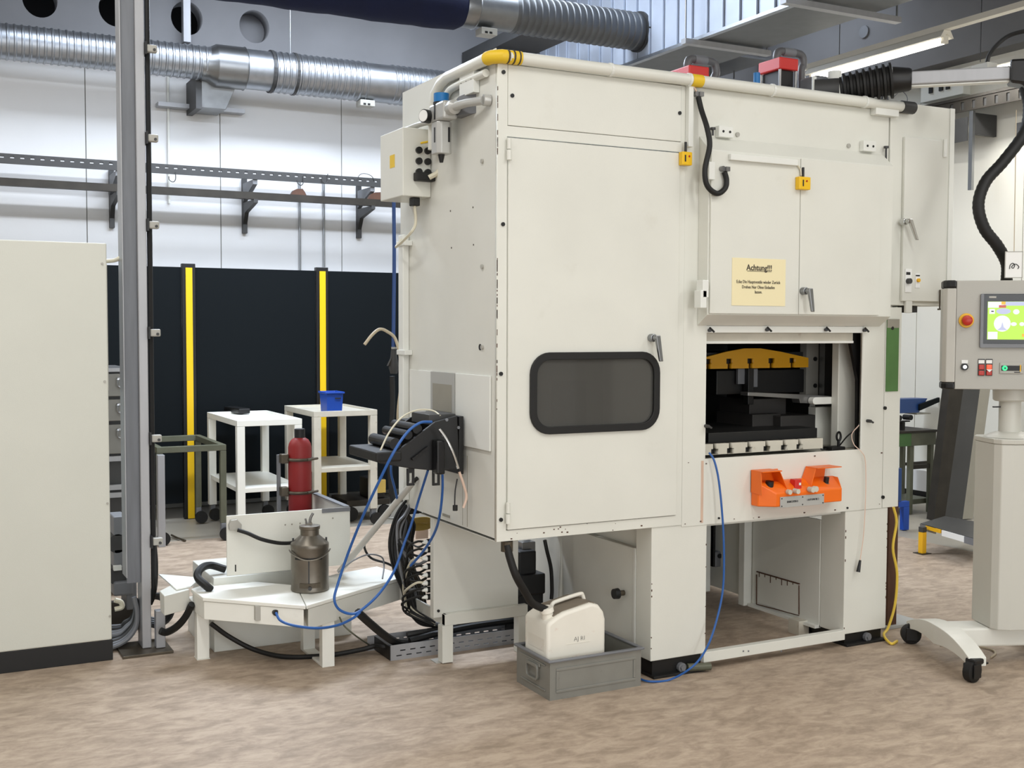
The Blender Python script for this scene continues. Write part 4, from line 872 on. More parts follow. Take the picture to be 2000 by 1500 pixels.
MB().tube([(rx-.01, ry+.06, rz-.035), PY(826, 241, 4.97), PY(800, 251, 5.06), PY(776, 259, 5.15), PY(767, 265, 5.19), PY(766, 280, 5.22), PY(766, 292, 5.24)], .013, 10).build('inlet_pipe', 'grey_panel', fr_, smooth=True)
MB().hexa([(rx+.03, ry-.12, rz-.03), (XL-.001, ry-.20, rz-.03), (XL-.001, ry-.05, rz-.03), (rx+.03, ry-.05, rz-.03)], [(rx+.03, ry-.12, rz+.05), (XL-.001, ry-.20, rz+.07), (XL-.001, ry-.05, rz+.03), (rx+.03, ry-.05, rz+.03)]).build('wall_bracket', 'grey_mid', fr_)
# blue vertical air line
bl = [PY(769, 385, 5.45), PY(770, 500, 5.45), PY(769, 600, 5.45), PY(768, 690, 5.45)]
tubething('air_line', 'blue_pipe', bl, .010, 'straight dark blue air line hanging behind the left rear edge of the press', 'hose')
q = PY(769, 680, 5.45)
cp_ = thing('air_coupling', 'black quick coupling with silver ring at the end of the blue air line', 'coupling', (q.x, 5.45, q.z-.15))
MB().cyl((q.x, 5.45, q.z-.004), (q.x, 5.45, q.z+.006), .015, n=12).build('ring', 'chrome', cp_)
MB().rings([(q.x, 5.45, q.z-.005), (q.x, 5.45, q.z-.05), (q.x, 5.45, q.z-.10), (q.x, 5.45, q.z-.13)], [.013, .018, .026, .018], 12).build('coupling_body', 'grey_dark', cp_, smooth=True)
MB().hexa([(q.x-.035, 5.44, q.z-.09), (q.x+.01, 5.44, q.z-.09), (q.x+.01, 5.46, q.z-.09), (q.x-.035, 5.46, q.z-.09)], [(q.x-.005, 5.44, q.z-.03), (q.x+.005, 5.44, q.z-.03), (q.x+.005, 5.46, q.z-.03), (q.x-.005, 5.46, q.z-.03)]).build('lever', 'rack_dark', cp_)
tubething('beige_hose', 'beige_hose', [PY(712, 673, 5.40), PY(727, 654, 5.40), PY(742, 643, 5.42), PY(757, 648, 5.43), PY(772, 662, 5.44), PY(782, 700, 5.40), PY(783, 750, 5.39), PY(778, 800, 5.39), PY(777, 850, 5.40)], .008, 'thin beige hose arching left in front of the black fence', 'hose')
tubething('dark_hose', 'rubber', [PY(766, 735, 5.46), PY(767, 790, 5.46), PY(764, 850, 5.46), PY(762, 930, 5.46), PY(768, 985, 5.44)], .014, 'thick black hose hanging down behind the left rear edge of the press', 'hose')
# ------------------------------------------------------------------ black strip feeder
fx_ = XL-.015
fdv = thing('strip_feeder', 'black strip feeder bracket with rollers bolted to the press side', 'feeder', (XL-.3, 4.72, .93))
yA, yB_ = 4.56, 4.84
def fp(a, b, y=yA): q = PY(a, b, y); return (q.x, q.z)
prof = [fp(742, 905), fp(738, 893), fp(772, 884), fp(850, 824), fp(893, 812), fp(899, 915), fp(858, 920), fp(800, 915)]
box('mounting_plate', 'black', fdv, XL-.040, XL-.018, PX(901, 850, XL-.03).y, PX(838, 850, XL-.03).y+.02, PX(870, 918, XL-.03).z, PX(870, 808, XL-.03).z, .003)
pr2 = [(min(x, XL-.042), z) for x, z in prof]
MB().prism(pr2, 'y', yA, yA+.015).build('side_cheek', 'black', fdv, .003)
MB().prism(pr2, 'y', yB_, yB_+.015).build('side_cheek', 'black', fdv, .003)
for (a, b, r) in ((775, 868, .026), (800, 850, .020), (818, 838, .022)):
    x, z = fp(a, b); MB().cyl((x, yA+.016, z), (x, yB_-.001, z), r, n=16).build('roller', 'black_gloss', fdv, smooth=True)
x0_, z0_ = fp(730, 900); x1_, z1_ = fp(772, 880)
box('end_bar', 'rubber', fdv, x0_, x1_+.02, yA-.03, yB_+.04, z0_-.005, z1_, .008)
x0_, z0_ = fp(795, 835, yB_); box('rear_pad', 'rubber', fdv, x0_, x0_+.16, yB_+.02, yB_+.10, z0_, z0_+.035, .008)
x0_, z0_ = fp(852, 880); box('air_cylinder', 'black_gloss', fdv, x0_-.02, x0_+.02, yA-.055, yA-.002, z0_-.10, z0_+.05, .008)
MB().bar((fp(803, 897)[0], yA-.012, fp(803, 897)[1]), (fp(835, 872)[0], yA-.012, fp(835, 872)[1]), .014, .010).build('slide_slot', 'black_gloss', fdv)
for a in (806, 856):
    x, z = fp(a, 925); MB().plate([(x-.017, z-.055), (x+.017, z-.055), (x+.017, z+.02), (x-.017, z+.02)], [[(x-.008, z-.045), (x+.008, z-.045), (x+.008, z-.0), (x-.008, z)]], 'y', yA+.02, yA+.03).build('slotted_foot', 'black', fdv)
for (a, b) in ((872, 820), (865, 850), (895, 835)):
    x, z = fp(a, b); MB().cyl((x-.0, yA-.005, z), (x, yA+.0, z), .007, n=8).build('bolt_head', 'grey_mid', fdv)
box('clamp_plate', 'grey_dark', fdv, fp(845, 815)[0], XL-.043, yA+.04, yB_-.04, fp(880, 830)[1], fp(880, 810)[1], .003)
# small cables on the feeder
tubething('air_hose', 'cream_cable', [PY(743, 880, 4.6), PY(760, 845, 4.62), PY(785, 815, 4.65), PY(815, 801, 4.68), PY(845, 802, 4.66), PY(860, 812, 4.6)], .004, 'thin cream tube arching over the black strip feeder', 'hose', n=6)
tubething('spiral_cable', 'chrome', [PY(858, 838, 4.5), PY(872, 858, 4.49), PY(885, 885, 4.48), PY(895, 915, 4.48)], .006, 'thin silver braided cable running down across the black feeder', 'cable', n=6)
tubething('cable_bundle', 'pink_cable', [PY(897, 922, 4.52), PY(905, 945, 4.52), PY(911, 970, 4.52), PY(905, 992, 4.52)], .006, 'bundle of pinkish cables hanging right of the black feeder', 'cable', n=8)
tubething('thin_cable', 'ink_dark', [PY(893, 935, 4.53), PY(889, 960, 4.53), PY(888, 990, 4.53)], .003, 'very thin dark cable hanging left of the pinkish bundle', 'cable', n=6)
q = PY(889, 992, 4.53); tag(MB().cyl((q.x, 4.53, q.z-.012), (q.x, 4.53, q.z+.012), .011, n=10).build('cable_plug', 'black', None), 'small round black plug at the end of the thin dark cable', 'plug')
# ------------------------------------------------------------------ blue air hoses
HB = 'blue plastic air hoses'
tubething('blue_hose', 'blue_hose', [PY(843, 824, 4.52), PY(820, 826, 4.5), PY(795, 845, 4.48), PY(768, 885, 4.46), PY(738, 945, 4.5), PY(708, 1010, 4.6), PY(680, 1080, 4.7), PY(660, 1140, 4.72), PY(653, 1170, 4.7), PY(662, 1190, 4.7), PY(685, 1199, 4.7), PY(705, 1192, 4.7), PY(740, 1160, 4.7), PY(770, 1115, 4.75), PY(790, 1060, 4.80), PY(802, 1028, 4.82), PY(818, 975, 4.82), PY(836, 918, 4.72)], .006, 'long blue air hose looping from the feeder down over the low bench and back up', 'hose', HB)
tubething('blue_hose', 'blue_hose', [PY(539, 1197, 5.02), PY(548, 1212, 4.98), PY(575, 1222, 4.94), PY(620, 1227, 4.85), PY(660, 1221, 4.75), PY(690, 1207, 4.7), PY(704, 1195, 4.69)], .006, 'blue air hose leaving a round hole in the bench front', 'hose', HB)
tubething('blue_hose', 'blue_hose', [PY(764, 900, 5.1), PY(764, 925, 5.1), PY(770, 950, 5.15), PY(776, 975, 5.2)], .006, 'short blue air hose left below the black feeder', 'hose', HB)
tubething('blue_hose', 'blue_hose', [PY(864, 920, 4.60), PY(864, 960, 4.62), PY(859, 1005, 4.66), PY(849, 1040, 4.76), PY(828, 1075, 4.88), PY(802, 1105, 5.0)], .006, 'blue air hose dropping from the feeder into the hose bundle', 'hose', HB)
tubething('blue_hose', 'blue_hose', [PY(1385, 884, YF-.01), PY(1395, 900, YF-.03), PY(1404, 940, YF-.04), PY(1411, 1010, YF-.05), PY(1414, 1080, YF-.05), PY(1412, 1150, YF-.05), PY(1400, 1210, YF-.06), PY(1382, 1262, YF-.08), PY(1355, 1300, YF-.12), PZ(1310, 1327, .008), PZ(1270, 1331, .008), PZ(1247, 1325, .008)], .005, 'blue air hose hanging from the press table to the floor before the legs', 'hose', HB)
# pink thin cord with black plug
tubething('pull_cable', 'pink_cable', [PY(1678, 830, YF+.01), PY(1664, 848, YF+.02), PY(1668, 868, YF+.0), PY(1682, 882, YF-.02), PY(1690, 900, YF-.02), PY(1691, 960, YF-.02), PY(1687, 1040, YF-.02), PY(1680, 1094, YF-.02)], .0022, 'thin pinkish cable hanging from the press table over the right leg', 'cord', n=6)
q, q2 = PY(1680, 1094, YF-.02), PY(1676, 1117, YF-.02); tag(MB().cyl(q, q2, .006, .011, n=10).build('cord_plug', 'black', None), 'small black plug at the end of the pinkish cord', 'plug')
# yellow cable right
tubething('yellow_cable', 'yellow_cable', [P(1745, 990, YF+.1), P(1751, 1020, YF+.1), P(1744, 1070, YF+.1), P(1752, 1120, YF+.1), P(1748, 1180, YF+.1), P(1735, 1225, YF+.08), PZ(1726, 1240, .02), PZ(1740, 1257, .008), PZ(1752, 1252, .008)], .007, 'yellow cable hanging behind the right press leg down to the floor', 'cable')
a1 = P(1737, 1000, YF+.16); b1 = P(1752, 1000, YF+.16); tag(box('cable_channel', 'brown_dark', None, a1.x, b1.x+.01, YF+.16, YF+.22, 0.0, .69), 'dark brown vertical channel behind the right press leg', 'channel')
q = PZ(1752, 1220, .0); tag(box('floor_plate', 'curb', None, q.x-.14, q.x+.13, q.y-.06, q.y+.16, 0, .018, .003), 'flat light grey plate on the floor right of the press leg', 'plate')
# ================================================================== jerrycan in crate
cx0, cx1 = 2.393, 2.862; cy0, cy1 = 4.225, 4.53
y_ = 4.225; zc = PY(1075, 1280, y_).z; zr_ = PY(1240, 1250, y_).z; hC = .172
ct = thing('steel_crate', 'grey pressed steel stacking crate on the floor in front of the press leg', 'crate', ((cx0+cx1)/2, (cy0+cy1)/2, 0))
t = .004
def wall_(name, p0, p1, mm):
    return None
box('front_wall', 'crate', ct, cx0, cx1, cy0, cy0+t, .0, hC-.004)
box('back_wall', 'crate', ct, cx0, cx1, cy1-t, cy1, .0, hC-.004)
lw = box('left_wall', 'crate', ct, cx0, cx0+t, cy0+t, cy1-t, .0, hC-.004)
box('right_wall', 'crate', ct, cx1-t, cx1, cy0+t, cy1-t, .0, hC-.004)
box('bottom', 'crate_in', ct, cx0+t, cx1-t, cy0+t, cy1-t, .003, .008)
MB().plate([(cx0-.012, cy0-.012), (cx1+.012, cy0-.012), (cx1+.012, cy1+.012), (cx0-.012, cy1+.012)], [[(cx0+.008, cy0+.008), (cx1-.008, cy0+.008), (cx1-.008, cy1-.008), (cx0+.008, cy1-.008)]], 'z', hC-.006, hC+.004).build('rim', 'grey_mid', ct, .003)
for z in (.03, .125): box('pressed_rib', 'crate', ct, cx0+.03, cx1-.03, cy0-.004, cy0-.0002, z, z+.012, .002)
for x in (cx0+.03, cx1-.042): box('pressed_rib', 'crate', ct, x, x+.012, cy0-.004, cy0-.0002, .043, .124, .002)
for z in (.03, .14): box('pressed_rib', 'crate', ct, cx0-.004, cx0-.0002, cy0+.04, cy1-.04, z, z+.008, .002)
hm = (cy0+cy1)/2-.01
MB().plate(rrect(hm-.052, hm+.052, .062, .135, .018, 4), [rrect(hm-.044, hm+.044, .070, .121, .012, 4)], 'x', cx0-.016, cx0-.006).build('handle', 'crate', ct, .002)
box('card_holder', 'crate', ct, hm-.06 if False else cx0-.006, cx0-.0005, hm-.06, hm+.06, .125, .14, .002)
# jerrycan
jx0, jx1 = cx0+.035, cx0+.325; jy0, jy1 = 4.285, 4.475
jt = PY(1110, 1165, 4.38).z
jc = thing('jerrycan', 'off-white plastic jerrycan with black drain hose standing in the grey crate', 'canister', ((jx0+jx1)/2, (jy0+jy1)/2, .009))
zt_j = PY(1095, 1172, jy0).z+.0
q_l, q_r = PY(1072, 1250, jy0), PY(1183, 1230, jy0); jx0_, jx1_ = q_l.x-.006, q_r.x
qq = PX(1020, 1230, jx0_); jy1 = min(qq.y, 4.50)
zj = PY(1150, 1181, jy0).z
prof = [(jx0_, .010), (jx1_, .010), (jx1_, zj-.075), (jx1_-.010, zj-.040), (jx1_-.035, zj-.008), (jx1_-.075, zj+.004), (jx0_+.085, zj-.022), (jx0_+.05, zj-.036), (jx0_+.01, zj-.058), (jx0_, zj-.072)]
MB().prism(prof, 'y', jy0, jy1).build('body', 'jerry', jc, .014, smooth=True, seg=3)
MB().prism([(jx0_+.03, zj-.055), (jx1_-.045, zj-.012), (jx1_-.045, zj+.000), (jx1_-.085, zj+.0055), (jx0_+.085, zj-.0195), (jx0_+.045, zj-.036)], 'y', jy0+.022, jy1-.016).build('top_recess', 'jerry_top', jc, .004)
ym = (jy0+jy1)/2
MB().tube([(jx0_+.078, ym, zj-.026), (jx0_+.085, ym, zj-.006), (jx0_+.11, ym, zj+.004), (jx1_-.075, ym, zj+.024), (jx1_-.058, ym, zj+.018), (jx1_-.050, ym, zj-.004)], .009, 10).build('handle', 'jerry', jc, smooth=True)
nk = (jx0_+.035, jy0+.06, zj-.056); MB().rings([(nk[0], nk[1], nk[2]), (nk[0]-.006, nk[1], nk[2]+.030), (nk[0]-.006, nk[1], nk[2]+.031), (nk[0]-.01, nk[1], nk[2]+.052)], [.026, .026, .032, .031], 20).build('neck', 'jerry', jc, smooth=True)
text('AJ RI', .028, ((jx0_+jx1_)/2+.012, jy0-.0006, .235), X3, Z3, 'ink_dark', jc, sx=1.0, bold=-.0008)
box('label_frame', 'jerry', jc, (jx0_+jx1_)/2-.055, (jx0_+jx1_)/2+.07, jy0-.0012, jy0-.0002, .2165, .2178)
sd_ = box('side_label', 'jerry', jc, jx0_-.0014, jx0_-.0004, jy0+.03, jy1-.04, .19, .245)
tubething('drain_hose', 'rubber', [PY(990, 1064, YF+.02), PY(996, 1090, YF+.01), PY(1008, 1125, YF), PY(1025, 1155, YF+.02), PY(1040, 1178, YF+.05), (nk[0]-.008, nk[1], nk[2]+.04)], .017, 'thick black drain hose running from the press corner into the jerrycan', 'hose', n=12)
q = PY(990, 1060, YF+.03); tag(MB().cyl((q.x, q.y, ZBm-.006), (q.x, q.y, ZBm-.05), .026, n=14).build('drain_spout', 'brown_bracket', None), 'dark metal drain spout under the press corner', 'spout')
# ================================================================== stand with connector panel under the press
sx0, sx1 = 2.19, 2.62; sy = 4.96
st = thing('connector_stand', 'cream stand with tall sheet and rows of cable plugs left under the press', 'stand', ((sx0+sx1)/2, 5.15, 0))
z_pan0 = PY(847, 1190, sy).z; 
box('sheet', 'cream_side', st, PY(847, 1190, sy).x, PY(1012, 1190, sy).x, sy, sy+.012, PY(930, 1197, sy).z, .696, .002)
box('sheet_side', 'cream_side', st, PY(847, 1190, sy).x, PY(847, 1190, sy).x+.01, sy+.013, sy+.04, PY(930, 1197, sy).z, .696)
zb0, zb1 = PY(870, 1222, sy-.03).z, PY(870, 1200, sy-.03).z
xl_, xr2 = PY(868, 1210, sy-.03).x, PY(1030, 1200, sy-.03).x
box('beam', 'cream', st, xl_, xr2, sy-.035, sy-.002, zb0, zb1, .002)
MB().hexa([(xl_, sy-.034, zb0), (xl_+.01, sy-.034, zb0), (xl_+.01, 5.30, zb0), (xl_, 5.30, zb0)], [(xl_, sy-.034, zb1), (xl_+.01, sy-.034, zb1), (xl_+.01, 5.30, zb1), (xl_, 5.30, zb1)]).build('beam', 'cream', st)
xleg = PY(874, 1250, sy-.03).x
box('leg', 'cream', st, xleg-.028, xleg+.028, sy-.034, sy+.02, 0.004, zb0, .002); box('foot_plate', 'grey_panel', st, xleg-.05, xleg+.03, sy-.01, sy+.06, 0, .004)
box('leg', 'cream', st, xr2-.05, xr2-.005, sy-.034, sy+.02, 0, zb0, .002)
for z in (z_pan0+.012,): 
    for a in (856, 1003): q = PY(a, 1193, sy); MB().cyl((q.x, sy-.005, q.z), (q.x, sy, q.z), .007, n=8).build('screw', 'black', st)
# black plug stack
for i, b in enumerate((1058, 1073, 1090, 1106, 1122, 1138, 1151, 1165)):
    q = PY(842, b, 5.02)
    cp2 = MB().cyl((q.x-.022, 5.02, q.z), (q.x+.025, 5.02, q.z), .015, n=10).build('cable_plug', 'black', st, smooth=True)
    MB().cyl((q.x-.048, 5.02, q.z), (q.x-.022, 5.02, q.z), .006, .012, n=10).build('plug_collar', 'cream_light', cp2, smooth=True)
# black hydraulic unit behind
hu = thing('hydraulic_unit', 'black plastic housed unit with ribbed cover under the press between stand and jerrycan', 'machine unit', (2.83, 5.2, 0))
def hbx(nm, m, a0, b0, a1_, b1_, y, dep, bev=.01): p, q = PY(a0, b0, y), PY(a1_, b1_, y); return box(nm, m, hu, p.x, q.x, y, y+dep, q.z, p.z, bev)
hbx('upper_cover', 'rubber', 1014, 1078, 1048, 1125, 5.15, .2); hbx('mid_cover', 'black', 1012, 1125, 1066, 1160, 5.12, .2)
p_, q_ = PY(1014, 1160, 5.14), PY(1062, 1188, 5.14); box('base', 'rubber', hu, p_.x, q_.x, 5.14, 5.4, 0.0, p_.z-.002, .01)
hbx('valve_block', 'tool_steel', 1020, 1060, 1046, 1076, 5.2, .06, .003); box('post', 'grey_dark', hu, PY(1030, 1060, 5.3).x, PY(1036, 1060, 5.3).x, 5.3, 5.34, .5, .695)
tubething('dark_hose', 'rubber', [PY(1064, 1055, 5.0), PY(1068, 1075, 5.0), PY(1076, 1110, 5.02), PY(1078, 1150, 5.03), PY(1077, 1170, 5.03)], .010, 'slim black hose hanging under the press right of the black unit', 'hose')
tubething('cream_pipe', 'cream', [PY(1100, 1050, 5.15), PY(1098, 1100, 5.15), PY(1094, 1170, 5.15)], .016, 'cream vertical pipe under the press behind the jerrycan', 'pipe')
tubething('beige_hose', 'beige_hose', [PY(1133, 1045, 5.0), PY(1128, 1075, 5.0), PY(1124, 1110, 5.0), PY(1127, 1165, 5.0)], .007, 'thin beige hose hanging under the press behind the jerrycan', 'hose')
a1, b1 = PY(1064, 1060, 5.55), PY(1180, 1060, 5.55); tag(box('rear_panel', 'cream_side', None, a1.x, b1.x+.05, 5.55, 5.57, .08, .694), 'plain cream sheet panel at the back underneath the press', 'panel')
a1 = PY(1040, 1052, 4.75); tag(box('pipe_support', 'interior_grey', None, a1.x, a1.x+.3, 4.72, 4.78, .665, .694), 'flat beige cross support under the press bottom', 'support')
# ------------------------------------------------------------------ perforated tray on floor
ctx0, ctx1 = PZ(757, 1287).x, 2.74; cty0, cty1 = 5.09, 5.30
tr_ = thing('cable_tray', 'grey perforated steel cable tray lying on the floor below the stand', 'cable tray', ((ctx0+ctx1)/2, 5.2, 0))
def slots_(x0, x1, z0, rows):
    o = []
    for r in range(rows):
        x = x0+.03+.02*r
        while x+.03 < x1: o.append([(x, z0+.018+.024*r), (x+.028, z0+.018+.024*r), (x+.028, z0+.024+.024*r), (x, z0+.024+.024*r)]); x += .052
    return o
MB().plate([(ctx0, 0), (ctx1, 0), (ctx1, .075), (ctx0, .075)], slots_(ctx0, ctx1, 0, 2), 'y', cty0, cty0+.003).build('front_wall', 'alu_paint', tr_)
MB().plate([(ctx0-.04, 0), (ctx1, 0), (ctx1, .075), (ctx0-.04, .075)], slots_(ctx0, ctx1, 0, 2), 'y', cty1, cty1+.003).build('back_wall', 'alu_paint', tr_)
box('bottom', 'rack_dark', tr_, ctx0, ctx1, cty0+.004, cty1, 0, .003); box('end_edge', 'black', tr_, ctx0-.004, ctx0-.0005, cty0, cty1, 0.004, .07)
# ------------------------------------------------------------------ hose bundle
GH = 'machine cables looping behind the press'
random.seed(3)
cols = ['rubber', 'grey_dark', 'grey_plastic', 'rack_dark', 'rubber', 'grey_mid', 'grey_dark', 'grey_plastic', 'rack_dark', 'rubber', 'grey_dark', 'rubber', 'grey_panel', 'rubber', 'black', 'rack_dark']
words = ['outermost', 'second from outside', 'third', 'fourth', 'fifth', 'sixth', 'seventh', 'eighth', 'ninth', 'tenth', 'eleventh', 'twelfth', 'thirteenth', 'fourteenth', 'fifteenth', 'innermost']
def cname(m): return {'rubber': 'black', 'grey_dark': 'dark grey', 'grey_plastic': 'grey', 'rack_dark': 'brown-black', 'grey_mid': 'mid grey', 'grey_panel': 'pale grey', 'black': 'black'}[m]
for i in range(10):
    k = i*5.6; j = lambda: random.uniform(-2, 2); y = 5.28+.022*(i % 4)
    pts = [PY(822, 968+k*.6, y), PY(795+j(), 978+k*.5, y), PY(772+k*.7+j(), 1010+k*.3, y), PY(761+k*.8+j(), 1060, y), PY(768+k*.8+j(), 1110, y), PY(785+k*.8, 1150, y), PY(795+k*.7, 1185+j(), y), PY(815+k*.6, 1215+j(), y+.0), PY(850+k*.4, 1222, y-.05), PY(890, 1223+i*.5, y-.07)]
    tubething('machine_cable', cols[i], pts, random.choice((.007, .009, .011)), '%s %s cable of the big loop left under the press' % (words[i], cname(cols[i])), 'cable', GH, n=8)
for i, b in enumerate((1058, 1073, 1090, 1106, 1122, 1138, 1151, 1165)):
    q = PY(834, b, 5.02); e_ = PY(800+random.uniform(-8, 8), 1185+i*2, 5.2)
    tubething('connector_cable', 'cream_cable' if i in (2, 5) else 'rubber', [(q.x-.01, 5.02, q.z), (q.x-.05, 5.03, q.z+.002), PY(800-i*2+random.uniform(-4, 4), b+14, 5.10), PY(792+random.uniform(-5, 8), b+60 if b < 1130 else b+25, 5.18), e_, PY(850, 1216+i, 5.16)], .006, '%s cable plugged into the connector stand, plug number %s from the top' % ('cream' if i in (2, 5) else 'thin black', ['one', 'two', 'three', 'four', 'five', 'six', 'seven', 'eight'][i]), 'cable', 'cables plugged into the connector stand', n=6)
for i, b in enumerate((1062, 1080, 1096, 1112, 1130, 1146)):
    q = PY(834, b, 5.04); cc_ = ['grey_dark', 'rubber', 'grey_plastic', 'rubber', 'rack_dark', 'grey_mid'][i]; d = random.uniform(-4, 4)
    tubething('looped_cable', cc_, [(q.x, 5.05, q.z), PY(815, b+6, 5.10), PY(795-i*2+d, b-8, 5.16), PY(782-i*2+d, 1050-i*3, 5.20), PY(788+d, 1015-i*2, 5.23), PY(808, 985-i*2, 5.26), PY(822, 972, 5.30)], .0055+.001*(i % 3), '%s cable looping from the plugs to the press corner, number %s from the top' % (cname(cc_), ['one', 'two', 'three', 'four', 'five', 'six'][i]), 'cable', 'cables looping up behind the plugs', n=6)
# coiled brass-coloured wire
q = PY(822, 1023, 5.36)
for k, (r, dx) in enumerate(((.055, 0), (.045, .004))): 
    pass
mb = MB()
for k in range(14):
    r = .060-.0042*k; mb.rings([(q.x+1.35*r*math.cos(t), 5.36+.002*k, q.z+.55*r*math.sin(t)) for t in [2*math.pi*i/22 for i in range(23)]], [.0032]*23, 6)
tag(mb.build('wire_coil', 'wire_gold', None, smooth=True, kind=None), 'flat coil of brass-yellow wire under the press rear corner', 'coil')
q = PY(828, 1040, 5.5); tag(box('paper_tag', 'pink_cable', None, q.x-.05, q.x+.02, 5.49, 5.5, q.z-.03, q.z+.03), 'pinkish card hanging behind the yellow wire coil', 'card')
for (pts, r, m, lab) in (
    ([PY(790, 1266, 5.16), PY(752, 1264, 5.16), PY(732, 1262, 5.22), PZ(705, 1269, .03), PZ(640, 1280, .012), PZ(560, 1283, .012), PY(500, 1270, 5.45), PY(450, 1245, 5.5), PY(412, 1218, 5.5)], .012, 'rubber', 'black cable sagging under the bench to the floor tray'),
    ([PY(698, 1195, 4.95), PY(720, 1215, 4.98), PY(750, 1240, 5.05), PY(775, 1255, 5.15), PY(800, 1258, 5.18)], .019, 'rubber', 'thick black hose sloping from the bench into the floor tray'),
    ([PY(800, 1252, 5.15), PY(860, 1236, 5.16), PY(930, 1222, 5.17), PY(1005, 1212, 5.2)], .017, 'rubber', 'thick black cable lying along the floor tray, front one'),
    ([PY(795, 1240, 5.24), PY(860, 1228, 5.24), PY(930, 1216, 5.24), PY(1005, 1206, 5.25)], .014, 'grey_dark', 'dark cable lying along the floor tray, rear one'),
    ([PY(715, 1050, 5.4), PY(712, 1070, 5.4), PY(725, 1090, 5.4), PY(755, 1100, 5.35), PY(775, 1110, 5.35)], .006, 'rubber', 'thin black cable curling behind the diagonal rod'),
    ([PY(660, 1118, 5.3), PY(690, 1095, 5.3), PY(720, 1083, 5.3), PY(745, 1088, 5.3), PY(750, 1105, 5.3), PY(747, 1130, 5.2)], .004, 'grey_mid', 'thin grey cable arching over the bench right of the milk can'),
    ([PY(663, 1205, 5.1), PY(672, 1222, 5.1), PY(695, 1242, 5.1), PZ(725, 1262, .01)], .004, 'sage', 'thin greenish cable drooping below the bench to the floor'),
    ([PY(440, 1112, 5.7), PY(410, 1104, 5.7), PY(391, 1112, 5.6), PY(386, 1128, 5.55), PY(400, 1142, 5.5), PY(412, 1152, 5.5)], .019, 'rubber', 'thick black corrugated hose bent in a u above the bench left end'),
    ([PY(313, 1232, 5.7), PY(325, 1235, 5.7), PY(345, 1224, 5.65), PY(362, 1205, 5.6), PY(375, 1180, 5.55)], .018, 'rubber', 'thick black hose sagging between column base and bench'),
    ([PY(744, 1010, 5.35), PY(770, 1012, 5.35), PY(780, 995, 5.34)], .005, 'grey_panel', 'pale cable stub tied at the diagonal rod top')):
    tubething('floor_cable' if 'tray' in lab else 'loose_cable', m, pts, r, lab, 'cable', n=8)
# diagonal rod
d0, d1 = PY(808, 940, 5.14), PY(663, 1117, 5.45)
tag(MB().tube([d0, d1], .016, 14, 1).build('diagonal_rod', 'panel_side', None, smooth=True), 'pale grey tube leaning diagonally from the feeder down behind the bench', 'tube')
q = PY(815, 934, 5.12); tag(MB().tube([d0, q], .010, 10, 1).build('rod_tip', 'black', None), 'black tip at the upper end of the leaning tube', 'tip')
# ================================================================== low bench
bz = .335
be = thing('low_bench', 'low white angular steel bench with cranked top left of the press', 'bench', (1.5, 5.3, 0))
def bt(a, b, z=bz): q = PZ(a, b, z); return (q.x, q.y)
A_, B_, C_, D_ = bt(373, 1150), bt(396, 1167), bt(597, 1183), bt(782, 1128)
top_l = [A_, B_, C_, bt(578, 1143), bt(435, 1130)]
sk = .105
MB().prism(top_l, 'z', bz-.018, bz).build('left_cover', 'white_paint', be, .003)
top_r = [C_, D_, bt(813, 1130), bt(735, 1106), bt(650, 1122), bt(578, 1143)]
top_r = [(x+.004, y) for x, y in top_r]
MB().prism(top_r, 'z', bz-.018, bz).build('right_cover', 'white_paint', be, .003)
def inset(pts, d):
    cx = sum(p[0] for p in pts)/len(pts); cyy = sum(p[1] for p in pts)/len(pts); return [(p[0]+(cx-p[0])*d, p[1]+(cyy-p[1])*d) for p in pts]
MB().prism(inset(top_l, .03), 'z', bz-sk, bz-.020).build('left_trough', 'white_paint', be, .002)
MB().prism(inset(top_r, .03), 'z', bz-sk-.01, bz-.020).build('right_trough', 'cream_side', be, .002)
lt = [PY(321, 1167, 5.62), PY(372, 1152, 5.62)]
L0 = [bt(321, 1164), bt(372, 1151), bt(385, 1130), bt(340, 1123), bt(312, 1122)]
MB().hexa([(L0[0][0], L0[0][1], bz-.095), (L0[1][0]-.005, L0[1][1], bz-.095), (L0[1][0]-.005, L0[1][1]+.18, bz-.095), (L0[0][0], L0[0][1]+.10, bz-.095)], [(L0[0][0], L0[0][1], bz), (L0[1][0]-.005, L0[1][1], bz), (L0[1][0]-.005, L0[1][1]+.22, bz), (L0[0][0], L0[0][1]+.12, bz)]).build('end_trough', 'cream_side', be, .003)
MB().hexa([(p[0], p[1], bz+.002) for p in (bt(310, 1124), bt(345, 1154), bt(373, 1148), bt(392, 1131))], [(p[0], p[1], bz+.008) for p in (bt(310, 1124), bt(345, 1154), bt(373, 1148), bt(392, 1131))]).build('end_cover', 'white_paint', be)
lx, ly = PZ(397, 1288).x, PZ(397, 1288).y
box('leg', 'white_paint', be, lx-.028, lx+.030, ly, ly+.06, .004, bz-sk, .002); box('foot_plate', 'cream_side', be, lx-.03, lx+.032, ly-.004, ly+.064, 0, .004)
rx_, ry_ = PZ(642, 1303).x, PZ(642, 1303).y
box('leg', 'white_paint', be, rx_-.03, rx_+.03, ry_+.002, ry_+.05, .01, bz-sk-.011, .002); box('leg', 'white_paint', be, rx_-.03, rx_+.03, ry_+.30, ry_+.35, .01, bz-sk-.011, .002)
box('foot_bar', 'white_paint', be, rx_-.03, rx_+.03, ry_+.002, ry_+.35, 0, .012, .002)
q = PZ(750, 1215); MB().bar((q.x, q.y+.25, bz-sk-.01), (q.x-.06, q.y+.25, 0.0), .05, .03).build('leg', 'grey_panel', be)
fy_ = lambda a, b: PY(a, b, B_[1]+(C_[1]-B_[1])*((a-396)/201))
